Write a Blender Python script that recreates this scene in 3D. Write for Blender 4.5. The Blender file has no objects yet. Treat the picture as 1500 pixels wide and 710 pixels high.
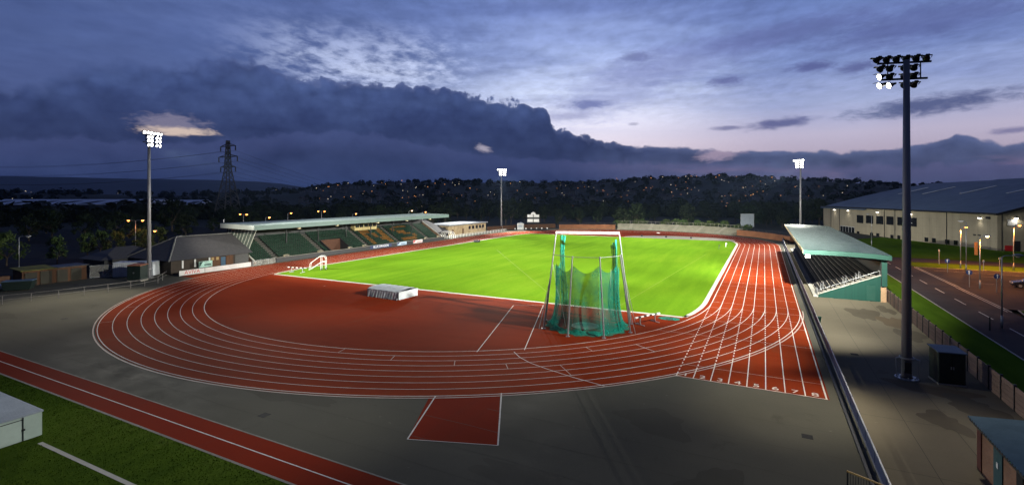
import bpy, math, random
from mathutils import Vector, Matrix
R = math.radians
random.seed(7)
scene = bpy.context.scene
COL = scene.collection
PI = math.pi
HAZE = 3.2e-5

# ------------------------------------------------------------------ helpers
def lin(r, g, b):
    f = lambda v: (v/255/12.92) if v/255 <= .04045 else ((v/255+.055)/1.055)**2.4
    return (f(r), f(g), f(b))

class MB:
    """collects faces, links them as ONE mesh object"""
    def __init__(s): s.v = []; s.f = []; s.m = []; s.cur = 0
    def add(s, vs, fs):
        n = len(s.v); s.v += [tuple(p) for p in vs]
        for q in fs: s.f.append([n+i for i in q]); s.m.append(s.cur)
        return s
    def mat(s, i): s.cur = i; return s
    def box(s, x0, x1, y0, y1, z0, z1):
        return s.add([(x0,y0,z0),(x1,y0,z0),(x1,y1,z0),(x0,y1,z0),(x0,y0,z1),(x1,y0,z1),(x1,y1,z1),(x0,y1,z1)],
                     [(3,2,1,0),(4,5,6,7),(0,1,5,4),(1,2,6,5),(2,3,7,6),(3,0,4,7)])
    def obox(s, c, ax, ay, az):
        c, ax, ay, az = Vector(c), Vector(ax), Vector(ay), Vector(az)
        vs = [c+i*ax+j*ay+k*az for k in (-1,1) for (i,j) in ((-1,-1),(1,-1),(1,1),(-1,1))]
        return s.add(vs, [(3,2,1,0),(4,5,6,7),(0,1,5,4),(1,2,6,5),(2,3,7,6),(3,0,4,7)])
    def tube(s, p0, p1, r0, r1=None, n=8, cap=True):
        if r1 is None: r1 = r0
        p0, p1 = Vector(p0), Vector(p1); d = (p1-p0)
        if d.length < 1e-6: return s
        d.normalize()
        a = d.cross(Vector((0,0,1))) if abs(d.z) < .95 else d.cross(Vector((1,0,0)))
        a.normalize(); b = d.cross(a)
        vs = []
        for p, r in ((p0,r0),(p1,r1)):
            for i in range(n):
                t = 2*PI*i/n; vs.append(p + a*(r*math.cos(t)) + b*(r*math.sin(t)))
        fs = [(i,(i+1)%n,n+(i+1)%n,n+i) for i in range(n)]
        if cap: fs += [tuple(range(n-1,-1,-1)), tuple(range(n,2*n))]
        return s.add(vs, fs)
    def path(s, pts, r, n=6):
        for a, b in zip(pts, pts[1:]): s.tube(a, b, r, r, n)
        return s
    def poly(s, pts, z=None):
        pts = [(p[0],p[1],z) if z is not None else p for p in pts]
        return s.add(pts, [tuple(range(len(pts)))])
    def prism(s, pts, axis, a0, a1):
        """polygon given in the plane across `axis` ('x': (y,z), 'y': (x,z), 'z': (x,y)), extruded a0..a1"""
        P = {'x': lambda p,a:(a,p[0],p[1]), 'y': lambda p,a:(p[0],a,p[1]), 'z': lambda p,a:(p[0],p[1],a)}[axis]
        n = len(pts)
        return s.add([P(p,a0) for p in pts]+[P(p,a1) for p in pts],
                     [tuple(range(n-1,-1,-1)), tuple(range(n,2*n))]+[(i,(i+1)%n,n+(i+1)%n,n+i) for i in range(n)])
    def strip(s, pts, w, z):
        """a flat ribbon of width w along a polyline"""
        n = len(pts); L = []
        for i in range(n):
            a = Vector(pts[max(i-1,0)][:2]); b = Vector(pts[min(i+1,n-1)][:2]); d = (b-a).normalized()
            p = Vector(pts[i][:2]); q = Vector((-d.y,d.x))*w/2
            L += [(p.x+q.x,p.y+q.y,z),(p.x-q.x,p.y-q.y,z)]
        return s.add(L, [(2*i,2*i+1,2*i+3,2*i+2) for i in range(n-1)])
    def lathe(s, c, prof, n=12):
        c = Vector(c); vs = []
        for r, z in prof:
            for i in range(n): vs.append((c.x+r*math.cos(2*PI*i/n), c.y+r*math.sin(2*PI*i/n), c.z+z))
        fs = []
        for k in range(len(prof)-1):
            for i in range(n): fs.append((k*n+i,k*n+(i+1)%n,(k+1)*n+(i+1)%n,(k+1)*n+i))
        return s.add(vs, fs)
    def build(s, name, mats, parent=None, smooth=False, local=False, bevel=0):
        me = bpy.data.meshes.new(name)
        off = Vector((0,0,0))
        if parent is not None and not local:
            p = parent
            while p is not None: off += p.location; p = p.parent
        me.from_pydata([tuple(Vector(v)-off) for v in s.v], [], s.f)
        if not isinstance(mats, (list,tuple)): mats = [mats]
        for m in mats: me.materials.append(m)
        if len(mats) > 1: me.polygons.foreach_set('material_index', s.m)
        if smooth: me.polygons.foreach_set('use_smooth', [True]*len(me.polygons))
        me.validate(); me.update()
        o = bpy.data.objects.new(name, me); COL.objects.link(o)
        if parent is not None: o.parent = parent
        if bevel:
            b = o.modifiers.new('edge', 'BEVEL'); b.width = bevel; b.segments = 1; b.limit_method = 'ANGLE'
        return o

def thing(name, label, cat, loc=(0,0,0), rz=0, group=None):
    o = bpy.data.objects.new(name, None); COL.objects.link(o)
    o.location = loc; o.rotation_euler = (0,0,rz); o.empty_display_size = .3
    return tag(o, label, cat, group)
def tag(o, label, cat, group=None):
    o['label'] = label; o['category'] = cat
    if group: o['group'] = group
    return o
def struct(o, kind='structure'): o['kind'] = kind; return o
def dup(o, loc=None, rz=None, label=None, parent=None):
    c = o.copy(); COL.objects.link(c)
    if parent is not None: c.parent = parent
    if loc is not None: c.location = loc
    if rz is not None: c.rotation_euler = (0,0,rz)
    if label: c['label'] = label
    for ch in list(o.children): dup(ch, parent=c)
    return c

# ------------------------------------------------------------------ materials
class NT:
    def __init__(s, tree): s.t = tree
    def n(s, typ, **kw):
        x = s.t.nodes.new(typ)
        for k, v in kw.items(): setattr(x, k, v)
        return x
    def put(s, sock, v):
        if hasattr(v, 'is_output'): s.t.links.new(v, sock)
        elif isinstance(v, (tuple,list)) and len(v) == 3 and sock.type == 'RGBA': sock.default_value = (*v,1)
        else: sock.default_value = v
    def m(s, op, a, b=0, c=0, clamp=False):
        x = s.n('ShaderNodeMath', operation=op, use_clamp=clamp)
        for i, v in enumerate((a,b,c)): s.put(x.inputs[i], v)
        return x.outputs[0]
    def vm(s, op, a, b=(0,0,0), scale=1):
        x = s.n('ShaderNodeVectorMath', operation=op)
        s.put(x.inputs[0], a); s.put(x.inputs[1], b)
        return x.outputs[1] if op in ('DOT_PRODUCT','LENGTH') else x.outputs[0]
    def noise(s, vec, scale, detail=3, rough=.5, dist=0, out=0):
        x = s.n('ShaderNodeTexNoise'); s.put(x.inputs['Vector'], vec)
        x.inputs['Scale'].default_value = scale; x.inputs['Detail'].default_value = detail
        x.inputs['Roughness'].default_value = rough; x.inputs['Distortion'].default_value = dist
        return x.outputs[out]
    def voro(s, vec, scale, feature='F1', smooth=None):
        x = s.n('ShaderNodeTexVoronoi', feature=feature); s.put(x.inputs['Vector'], vec); x.inputs['Scale'].default_value = scale
        return x.outputs['Distance']
    def mix(s, f, a, b, typ='MIX'):
        x = s.n('ShaderNodeMix', data_type='RGBA', blend_type=typ); x.clamp_factor = True
        s.put(x.inputs[0], f); s.put(x.inputs[6], a); s.put(x.inputs[7], b)
        return x.outputs[2]
    def step(s, v, lo, hi):
        x = s.n('ShaderNodeMapRange', interpolation_type='SMOOTHSTEP')
        s.put(x.inputs[0], v); s.put(x.inputs[1], lo); s.put(x.inputs[2], hi); x.inputs[3].default_value = 0; x.inputs[4].default_value = 1
        return x.outputs[0]
    def lerp(s, v, a, b, lo=0., hi=1.):
        x = s.n('ShaderNodeMapRange'); s.put(x.inputs[0], v); s.put(x.inputs[1], a); s.put(x.inputs[2], b)
        x.inputs[3].default_value = lo; x.inputs[4].default_value = hi; return x.outputs[0]
    def ramp(s, f, stops):
        x = s.n('ShaderNodeValToRGB'); e = x.color_ramp.elements
        while len(e) < len(stops): e.new(.5)
        for k, (p, c) in zip(e, stops): k.position = p; k.color = (*c,1)
        s.put(x.inputs[0], f); return x.outputs[0]
    def comb(s, x, y, z=0.):
        c = s.n('ShaderNodeCombineXYZ')
        for i, v in enumerate((x,y,z)): s.put(c.inputs[i], v)
        return c.outputs[0]
    def sep(s, v):
        x = s.n('ShaderNodeSeparateXYZ'); s.put(x.inputs[0], v); return x.outputs
    def mapping(s, v, rot=(0,0,0), scale=(1,1,1), loc=(0,0,0)):
        x = s.n('ShaderNodeMapping'); s.put(x.inputs[0], v); x.inputs[1].default_value = loc
        x.inputs[2].default_value = rot; x.inputs[3].default_value = scale; return x.outputs[0]

MATS = {}
def newmat(name):
    m = bpy.data.materials.new(name); m.use_nodes = True
    t = m.node_tree
    b = t.nodes['Principled BSDF']
    return m, NT(t), b
def mat(name, col, rough=.8, var=.25, scale=.8, col2=None, bump=0., bscale=20., metal=0., spec=.3, stretch=(1,1,1), fine=6.):
    m, t, b = newmat(name)
    tc = t.n('ShaderNodeTexCoord').outputs['Object']
    v = t.mapping(tc, scale=stretch)
    n1 = t.noise(v, scale, 4, .6); n2 = t.noise(v, scale*fine, 3, .6)
    f = t.lerp(t.m('ADD', t.m('MULTIPLY', n1, .65), t.m('MULTIPLY', n2, .35)), .32, .68)
    c2 = col2 or tuple(c*(1-var) for c in col)
    c1 = col if col2 else tuple(min(1, c*(1+var)) for c in col)
    t.put(b.inputs['Base Color'], t.mix(f, c2, c1))
    t.put(b.inputs['Roughness'], t.lerp(n2, .3, .7, max(.05, rough-.08), min(1, rough+.08)))
    b.inputs['Metallic'].default_value = metal; b.inputs['Specular IOR Level'].default_value = spec
    if bump:
        bn = t.n('ShaderNodeBump'); bn.inputs['Strength'].default_value = bump; bn.inputs['Distance'].default_value = .05
        t.put(bn.inputs['Height'], t.noise(v, bscale, 4, .65)); t.put(b.inputs['Normal'], bn.outputs[0])
    MATS[name] = m
    return m
def emit(name, col, strength, sample=False):
    m, t, b = newmat(name)
    b.inputs['Base Color'].default_value = (.1,.1,.1,1)
    b.inputs['Emission Color'].default_value = (*col,1); b.inputs['Emission Strength'].default_value = strength
    if not sample: m.cycles.emission_sampling = 'NONE'
    return m

def grass_mat(name, a, b_, c_, s=1.0, ang=.5, bump=.5):
    m, t, b = newmat(name)
    tc = t.n('ShaderNodeTexCoord').outputs['Object']
    big = t.noise(tc, .035*s, 3, .5)
    vs = t.mapping(tc, rot=(0,0,ang), scale=(1,.12,1))
    streak = t.noise(vs, .55*s, 3, .55)
    vs2 = t.mapping(tc, rot=(0,0,ang+1.35), scale=(1,.08,1))
    streak2 = t.noise(vs2, .35*s, 2, .5)
    fine = t.noise(tc, 2.2*s, 5, .75)
    f = t.m('ADD', t.m('ADD', t.m('MULTIPLY', big, .5), t.m('MULTIPLY', streak, .28)), t.m('ADD', t.m('MULTIPLY', fine, .30), t.m('MULTIPLY', streak2, .18)))
    c = t.ramp(t.lerp(f, .42, .86), [(0, a), (.5, b_), (1, c_)])
    wear = t.step(t.noise(tc, .11*s, 5, .7), .63, .75)
    c = t.mix(t.m('MULTIPLY', wear, .35), c, tuple(x*.95+.012 for x in c_))
    t.put(b.inputs['Base Color'], c); b.inputs['Roughness'].default_value = 1.; b.inputs['Specular IOR Level'].default_value = .0
    bn = t.n('ShaderNodeBump'); bn.inputs['Strength'].default_value = bump; bn.inputs['Distance'].default_value = .06
    t.put(bn.inputs['Height'], t.noise(tc, 9, 4, .75)); t.put(b.inputs['Normal'], bn.outputs[0])
    return m

def asphalt_mat(name, a, b_, stain, s=1.0):
    m, t, b = newmat(name)
    tc = t.n('ShaderNodeTexCoord').outputs['Object']
    big = t.noise(tc, .06*s, 5, .62); mid = t.noise(t.mapping(tc, rot=(0,0,.1), scale=(.75,1,1)), .35*s, 4, .6); fine = t.noise(tc, 7, 4, .8)
    f = t.lerp(t.m('ADD', t.m('ADD', t.m('MULTIPLY', big, .55), t.m('MULTIPLY', mid, .25)), t.m('MULTIPLY', fine, .25)), .36, .70)
    c = t.mix(f, a, b_)
    st = t.step(t.noise(tc, .23*s, 6, .68, .6), .60, .70)
    c = t.mix(t.m('MULTIPLY', st, .55), c, stain)
    sp = t.step(t.noise(tc, 1.9, 2, .5), .73, .78)
    c = t.mix(t.m('MULTIPLY', sp, .4), c, tuple(x*1.6 for x in b_))
    t.put(b.inputs['Base Color'], c); t.put(b.inputs['Roughness'], t.lerp(mid, .3, .7, .62, .85)); b.inputs['Specular IOR Level'].default_value = .02
    bn = t.n('ShaderNodeBump'); bn.inputs['Strength'].default_value = .25; bn.inputs['Distance'].default_value = .02
    t.put(bn.inputs['Height'], fine); t.put(b.inputs['Normal'], bn.outputs[0])
    return m

def track_mat(name, a, b_, worn):
    m, t, b = newmat(name)
    tc = t.n('ShaderNodeTexCoord').outputs['Object']
    big = t.noise(tc, .05, 4, .6); mid = t.noise(t.mapping(tc, rot=(0,0,.15), scale=(.3,1,1)), .8, 4, .65); fine = t.noise(tc, 6, 4, .8)
    f = t.lerp(t.m('ADD', t.m('ADD', t.m('MULTIPLY', big, .45), t.m('MULTIPLY', mid, .3)), t.m('MULTIPLY', fine, .25)), .34, .68)
    c = t.mix(f, a, b_)
    st = t.step(t.noise(tc, .16, 6, .7, .8), .57, .72)
    lane = t.step(t.noise(t.mapping(tc, rot=(0,0,.05), scale=(1.1,.02,1)), 1., 3, .6), .5, .7)
    c = t.mix(t.m('MULTIPLY', st, .5), c, worn); c = t.mix(t.m('MULTIPLY', lane, .22), c, worn)
    scf = t.step(t.noise(tc, 1.3, 6, .75, 1.5), .64, .72); c = t.mix(t.m('MULTIPLY', scf, .35), c, tuple(v*.55 for v in a))
    t.put(b.inputs['Base Color'], c); b.inputs['Roughness'].default_value = .85; b.inputs['Specular IOR Level'].default_value = .02
    bn = t.n('ShaderNodeBump'); bn.inputs['Strength'].default_value = .3; bn.inputs['Distance'].default_value = .015
    t.put(bn.inputs['Height'], fine); t.put(b.inputs['Normal'], bn.outputs[0])
    return m

M = {}
M['pitch'] = grass_mat('pitch_grass', (.048,.116,.006), (.086,.176,.009), (.136,.230,.016), 1.0, .75, .5)
M['lawn'] = grass_mat('rough_grass', (.03,.062,.008), (.062,.105,.012), (.10,.14,.024), 2.5, .3, .9)
M['verge'] = grass_mat('verge_grass', (.05,.10,.010), (.08,.15,.014), (.11,.17,.025), 2.5, .3, .9)
M['apron'] = asphalt_mat('apron_asphalt', (.072,.071,.056), (.105,.102,.082), (.058,.056,.045))
M['yard'] = asphalt_mat('yard_concrete', (.135,.118,.084), (.180,.160,.116), (.105,.088,.061), 1.3)
M['road'] = asphalt_mat('road_asphalt', (.045,.042,.045), (.075,.068,.07), (.035,.032,.034), 2)
M['carpark'] = asphalt_mat('car_park_asphalt', (.022,.022,.024), (.04,.04,.044), (.016,.016,.016), 1)
M['track'] = track_mat('track_polymer', (.160,.0205,.0052), (.235,.0350,.0095), (.155,.050,.022))
M['infield'] = track_mat('infield_polymer', (.128,.0150,.0038), (.190,.0255,.0066), (.135,.040,.018))
M['strip'] = track_mat('runway_polymer', (.16,.014,.005), (.21,.021,.006), (.13,.024,.012))
M['line'] = mat('line_paint', (.60,.58,.53), .8, .22, 1.1, spec=.1)
M['line_old'] = mat('worn_line_paint', (.42,.33,.28), .75, .25, 1.5)
M['kerb'] = mat('pale_concrete', (.40,.39,.34), .85, .2, .7, bump=.15)
M['conc'] = mat('concrete', (.33,.31,.26), .85, .22, .5, bump=.2)
M['dconc'] = mat('weathered_concrete', (.20,.19,.16), .88, .3, .4, bump=.2)
M['galv'] = mat('galvanised_steel', (.36,.37,.38), .45, .12, 1., metal=.55, spec=.4)
M['mast'] = mat('mast_steel', (.30,.30,.32), .5, .15, .6, metal=.3, stretch=(1,1,.2))
M['black'] = mat('black_metal', (.022,.023,.025), .5, .2, 2.)
M['dark'] = mat('dark_void', (.012,.012,.012), .9, .2, 1.)
M['white'] = mat('white_paint', (.78,.79,.78), .5, .06, 1.)
M['offwhite'] = mat('dull_white_paint', (.52,.53,.52), .6, .12, .8)
M['teal'] = mat('teal_sheet_steel', (.007,.052,.038), .5, .1, .5, spec=.4)
M['roofteal'] = mat('teal_roof_sheet', (.027,.046,.043), .36, .1, .2, metal=.3, spec=.5)
M['roofgrey'] = mat('grey_green_roof_sheet', (.36,.45,.43), .38, .08, .25, metal=.35, spec=.5)
M['fascia'] = mat('fascia_sheet', (.12,.18,.17), .5, .08, .4)
M['brick'] = None
M['wood'] = mat('stained_timber', (.07,.03,.012), .75, .3, 1., stretch=(4,4,.4))
M['cream'] = mat('cream_render', (.50,.44,.30), .85, .12, .5)
M['slate'] = mat('slate_tiles', (.055,.055,.06), .7, .25, 2., bump=.3, bscale=6.)
M['hall'] = None
M['hallroof'] = mat('blue_grey_roof_sheet', (.085,.125,.175), .6, .1, .05, spec=.3)
M['glass'] = mat('dark_glass', (.012,.014,.018), .12, .1, 1., spec=.6)
M['navy'] = mat('navy_board', (.018,.030,.085), .55, .2, .8)
M['signblue'] = mat('blue_sign', (.012,.035,.15), .5, .05, 1.)
M['seatgreen'] = mat('green_seat_plastic', (.006,.027,.014), .6, .75, 1.9, spec=.12)
M['seatyellow'] = mat('amber_seat_plastic', (.13,.06,.008), .6, .7, 1.9, spec=.12)
M['seatdark'] = mat('dark_bench', (.022,.022,.024), .6, .2, 1.)
M['red'] = mat('red_paint', (.45,.02,.02), .5, .1, 1.)
M['cabinet'] = mat('dark_green_steel', (.012,.022,.018), .5, .2, .6)
M['cabtop'] = mat('blue_grey_steel_lid', (.06,.10,.14), .5, .15, 1.)
M['corr'] = mat('blue_grey_corrugated', (.15,.24,.29), .5, .15, .8, metal=.2)
M['paleg'] = mat('pale_green_steel', (.42,.52,.46), .55, .12, .6)
M['lid'] = mat('pale_blue_grey_lid', (.30,.35,.40), .6, .15, .6)
M['tarp'] = mat('grey_tarpaulin', (.34,.37,.39), .55, .22, .9, bump=.5, bscale=3.)
M['tarpd'] = mat('draped_tarpaulin', (.42,.45,.46), .6, .3, 2., bump=.6, bscale=4.)
M['bark'] = mat('bark', (.07,.055,.04), .9, .3, 2.)
M['pylon'] = mat('weathered_lattice_steel', (.12,.12,.12), .6, .2, .5)
M['hill'] = mat('wooded_hillside', (.012,.016,.010), .95, .45, .006, fine=5)
M['farhill'] = mat('haze_tinted_hillside', (.085,.10,.12), .95, .25, .0015)  # raised blue-tinted base colour paints extra haze onto the far hill
M['house'] = mat('rendered_house', (.25,.245,.23), .85, .15, .3)
M['houseroof'] = mat('house_roof_tiles', (.10,.08,.075), .85, .2, .3)
M['rubber'] = mat('tyre_rubber', (.02,.02,.02), .8, .2, 3.)
M['carpaint'] = mat('dark_car_paint', (.012,.014,.022), .25, .1, 1., spec=.6)
M['silver'] = mat('silver_car_paint', (.35,.37,.40), .3, .1, 1., metal=.4)
M['sand'] = mat('sand', (.42,.33,.2), .95, .2, .8)
M['warehouseroof'] = mat('pale_warehouse_roof', (.68,.72,.78), .7, .12, .03)
M['warehousewall'] = mat('grey_warehouse_wall', (.06,.065,.08), .8, .15, .05)
M['pipe'] = mat('yellow_steel', (.5,.33,.1), .5, .1, 1.)

def brick_mat(name, a, b_, mortar):
    m, t, b = newmat(name)
    tc = t.n('ShaderNodeTexCoord').outputs['Object']
    x, y, z = t.sep(tc)
    br = t.n('ShaderNodeTexBrick'); t.put(br.inputs['Vector'], t.comb(t.m('ADD', x, y), z, 0.))
    t.put(br.inputs['Color1'], a); t.put(br.inputs['Color2'], b_); t.put(br.inputs['Mortar'], mortar)
    br.inputs['Scale'].default_value = 1; br.inputs['Brick Width'].default_value = .225; br.inputs['Row Height'].default_value = .075; br.inputs['Mortar Size'].default_value = .01
    n = t.noise(tc, .6, 4, .6)
    t.put(b.inputs['Base Color'], t.mix(t.lerp(n, .3, .7), br.outputs[0], t.mix(1., br.outputs[0], (.6,.55,.5), 'MULTIPLY')))
    b.inputs['Roughness'].default_value = .9
    return m
M['brick'] = brick_mat('red_brown_brick', (.20,.085,.045), (.26,.12,.06), (.18,.15,.12))
M['buff'] = brick_mat('buff_brick', (.36,.27,.14), (.42,.32,.18), (.3,.26,.2))
def panel_mat(name, col, w, dark=.55):
    m, t, b = newmat(name)
    tc = t.n('ShaderNodeTexCoord').outputs['Object']; x, y, z = t.sep(tc)
    fr = t.m('FRACT', t.m('DIVIDE', y, w)); seam = t.m('LESS_THAN', fr, .05)
    fz = t.m('FRACT', t.m('DIVIDE', z, 2.35)); seamz = t.m('LESS_THAN', fz, .02)
    n = t.noise(t.mapping(tc, scale=(1,1,.25)), .35, 5, .6)
    c = t.mix(t.lerp(n, .3, .7), tuple(v*.82 for v in col), tuple(min(1, v*1.08) for v in col))
    c = t.mix(t.m('MULTIPLY', t.m('MAXIMUM', seam, seamz), .5), c, tuple(v*dark for v in col))
    t.put(b.inputs['Base Color'], c); b.inputs['Roughness'].default_value = .7
    return m
M['hall'] = panel_mat('cream_cladding', (.35,.31,.22), 3.1)

def leaf_mat(name, a, b_):
    m, t, b = newmat(name)
    tc = t.n('ShaderNodeTexCoord').outputs['Object']
    oi = t.n('ShaderNodeObjectInfo').outputs['Random']
    n = t.noise(tc, .8, 3, .6)
    c = t.mix(t.lerp(n, .35, .65), a, b_)
    h = t.n('ShaderNodeHueSaturation'); t.put(h.inputs['Color'], c); t.put(h.inputs['Value'], t.lerp(oi, 0., 1., .75, 1.25)); t.put(h.inputs['Hue'], t.lerp(oi, 0., 1., .48, .52))
    t.put(b.inputs['Base Color'], h.outputs[0]); b.inputs['Roughness'].default_value = .7; b.inputs['Specular IOR Level'].default_value = .2
    return m
M['leaf'] = leaf_mat('dark_leaves', (.006,.013,.004), (.017,.028,.008))
M['leafb'] = leaf_mat('mid_green_leaves', (.02,.04,.008), (.05,.07,.016))

def net_mat(name, col, opacity):
    m, t, b = newmat(name)
    tc = t.n('ShaderNodeTexCoord').outputs['Object']
    n = t.noise(tc, 1.1, 4, .6)
    al = t.lerp(n, .3, .7, opacity*.75, opacity*1.2)
    t.put(b.inputs['Base Color'], t.mix(t.lerp(n, .3, .7), tuple(v*.75 for v in col), col))
    b.inputs['Roughness'].default_value = .8; b.inputs['Specular IOR Level'].default_value = .1
    t.put(b.inputs['Alpha'], al)
    return m
M['net'] = net_mat('green_net', (.012,.26,.19), .62)
M['netfold'] = net_mat('bunched_green_net', (.010,.22,.165), .72)
M['mesh'] = net_mat('wire_mesh', (.22,.22,.21), .22)
M['meshpale'] = net_mat('pale_wire_mesh', (.5,.5,.46), .35)

M['lampglow'] = emit('floodlight_lens_lit', (1,.97,.9), 14)
M['lampside'] = emit('floodlight_lens_side', (1,.96,.88), 2.5)
M['orange'] = emit('sodium_lamp', (1,.30,.05), 14)
M['amber'] = emit('pale_sodium_lamp', (1,.55,.22), 16)
M['wallglow'] = emit('white_wall_lamp', (1,.93,.8), 14)
M['town_o'] = emit('town_lamp_orange', (1,.40,.13), 1.3)
M['town_w'] = emit('town_lamp_white', (1,.82,.60), 1.1)

# ------------------------------------------------------------------ camera (horizon above the centre: shifted lens, level body)
YAW = R(26.9)
cd = bpy.data.cameras.new('camera'); cam = bpy.data.objects.new('camera', cd); COL.objects.link(cam)
cam.location = (0,0,13.74); cam.rotation_euler = (PI/2,0,YAW)
cd.sensor_width = 36; cd.lens = 36*728/1500; cd.shift_y = -68/1500; cd.clip_start = .5; cd.clip_end = 30000
scene.camera = cam

# ------------------------------------------------------------------ sky
def az_el(px, py):
    a = math.atan((px-750)/728.); return math.degrees(a), math.degrees(math.atan((287-py)/728.*math.cos(a)))
w = bpy.data.worlds.new('World'); scene.world = w; w.use_nodes = True
wt = w.node_tree; bg = wt.nodes['Background']; S = NT(wt)
d = S.n('ShaderNodeTexCoord').outputs['Generated']
X, Y, Z = S.sep(d)
cy, sy = math.cos(YAW), math.sin(YAW)
xr = S.m('ADD', S.m('MULTIPLY', X, cy), S.m('MULTIPLY', Y, sy))
yr = S.m('SUBTRACT', S.m('MULTIPLY', Y, cy), S.m('MULTIPLY', X, sy))
az = S.m('MULTIPLY', S.m('ARCTAN2', xr, yr), 57.29578)
el = S.m('MULTIPLY', S.m('ARCSINE', Z), 57.29578)
AE = S.comb(az, el, 0.)
sky = S.n('ShaderNodeTexSky', sky_type='NISHITA', sun_disc=False, sun_elevation=R(-1.5), sun_rotation=R(-12), altitude=50)
# clear dusk sky, right and left of the glow
e01 = S.m('DIVIDE', el, 24.)
right = S.ramp(e01, [(0, lin(118,112,140)), (.14, lin(150,140,164)), (.25, lin(162,156,182)), (.38, lin(134,145,184)), (.55, lin(106,124,174)), (.72, lin(92,112,166)), (.9, lin(86,108,164)), (1, lin(66,84,134))])
glow = S.ramp(e01, [(0, lin(150,140,168)), (.2, lin(198,188,204)), (.34, lin(206,206,226)), (.48, lin(186,196,224)), (.66, lin(142,158,203)), (.85, lin(104,122,175)), (1, lin(96,114,168))])
left = S.ramp(e01, [(0, lin(70,76,110)), (.3, lin(84,94,134)), (.55, lin(70,86,130)), (.8, lin(74,92,142)), (1, lin(70,88,138))])
gl = S.m('SUBTRACT', 1., S.step(S.m('ABSOLUTE', S.m('SUBTRACT', az, 8.)), 2., 22.))
base = S.mix(S.step(az, -24., 6.), left, right)
base = S.mix(gl, base, glow)
base = S.mix(.06, base, sky.outputs[0], 'ADD')
# high mottled cloud in perspective (plane above)
zz = S.m('MAXIMUM', S.m('ADD', Z, .06), .03)
P = S.comb(S.m('DIVIDE', xr, zz), S.m('DIVIDE', yr, zz), 0.)
mack = S.noise(S.mapping(P, rot=(0,0,.5), scale=(1,.7,1)), 8.5, 4, .6, .15)
mack2 = S.noise(S.mapping(P, rot=(0,0,.3), scale=(.35,1,1)), 1.5, 5, .6, .2)
cirr = S.noise(S.mapping(AE, rot=(0,0,R(13)), scale=(.022,.19,1)), 1.0, 6, .58, .15)
bro = S.noise(S.mapping(AE, rot=(0,0,R(9)), scale=(.035,.11,1), loc=(3.1,0,0)), 1.0, 5, .6, .1)
# dark high streaks toward the right and the upper left
dkc = S.mix(S.step(az, -25., 5.), lin(60,76,122), lin(82,97,146))
hi = S.step(el, 8.5, 12.5)
df = S.m('MULTIPLY', S.step(cirr, .44, .62), S.m('MULTIPLY', hi, .55))
base = S.mix(df, base, dkc)
# bright mottled patch left of centre
pat = S.m('MULTIPLY', S.m('SUBTRACT', 1., S.step(S.m('ABSOLUTE', S.m('ADD', az, 17.)), 5., 17.)), S.m('SUBTRACT', 1., S.step(S.m('ABSOLUTE', S.m('SUBTRACT', el, 13.)), 1.5, 6.5)))
mo = S.m('MULTIPLY', S.step(S.m('ADD', S.m('MULTIPLY', mack, .5), S.m('MULTIPLY', bro, .5)), .43, .62), pat)
base = S.mix(S.m('MULTIPLY', mo, .8), base, lin(184,194,222))
mm = S.m('MULTIPLY', S.step(mack2, .42, .62), S.m('MULTIPLY', S.step(el, 5., 12.), .28))
base = S.mix(mm, base, lin(100,116,168))
mf = S.lerp(mack, .3, .7, .86, 1.15)
base = S.mix(S.step(el, 6., 12.), base, S.mix(1., base, S.comb(mf, mf, mf), 'MULTIPLY'))
# grey sheet over the upper left
gs = S.m('MULTIPLY', S.m('SUBTRACT', 1., S.step(S.m('ADD', az, S.m('MULTIPLY', bro, 12.)), -26., -8.)), S.m('SUBTRACT', 1., S.m('MULTIPLY', S.step(el, 10., 19.), .35)))
base = S.mix(S.m('MULTIPLY', gs, .8), base, S.mix(S.step(bro, .35, .65), lin(60,75,120), lin(80,98,148)))
# cumulus bank: its top as a curve over azimuth, roughened by billows
def fcurve(pts, hmax):
    fc = S.n('ShaderNodeFloatCurve'); cv = fc.mapping.curves[0]
    ps = [((az_el(*p)[0]+50)/100., az_el(*p)[1]/hmax) for p in pts]
    ps = [(0., ps[0][1])] + ps + [(1., ps[-1][1])]
    while len(cv.points) < len(ps): cv.points.new(.5,.5)
    for k, p in zip(cv.points, ps): k.location = p; k.handle_type = 'VECTOR'
    fc.mapping.update()
    S.put(fc.inputs[1], S.m('DIVIDE', S.m('ADD', az, 50.), 100., clamp=True))
    return S.m('MULTIPLY', fc.outputs[0], hmax)
top = fcurve([(0,128),(60,122),(105,106),(140,94),(200,92),(262,98),(300,92),(340,87),(372,90),(425,113),(520,117),(600,124),(650,130),(690,137),(740,146),(772,151),(796,157),(806,168),(812,184),(824,194),(852,197),(900,209),(930,215),(985,215),(1050,218),(1110,221),(1180,221),(1260,220),(1320,216),(1370,206),(1400,196),(1432,203),(1470,212),(1500,207)], 20.)
wob = S.noise(AE, .22, 2, .5); bil = S.noise(AE, .55, 5, .62)
v1 = S.voro(S.vm('ADD', AE, S.comb(S.m('MULTIPLY', bil, 1.6), S.m('MULTIPLY', wob, 1.6), 0.)), .62)
v2 = S.voro(S.vm('ADD', AE, S.comb(S.m('MULTIPLY', bil, 1.2), S.m('MULTIPLY', bil, 1.), 0.)), 1.7)
amp = S.m('ADD', .45, S.m('MULTIPLY', S.m('SUBTRACT', 1., S.step(az, 6., 16.)), .75))
bump_ = S.m('ADD', S.m('ADD', S.m('MULTIPLY', S.m('SUBTRACT', .45, v1), 1.1), S.m('MULTIPLY', S.m('SUBTRACT', .45, v2), .28)), S.m('MULTIPLY', S.m('SUBTRACT', bil, .5), 1.15))
edge = S.m('SUBTRACT', S.m('ADD', top, S.m('MULTIPLY', bump_, amp)), el)
soft = S.m('ADD', .30, S.m('MULTIPLY', S.m('SUBTRACT', 1., S.step(az, -42., -24.)), 1.6))
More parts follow.
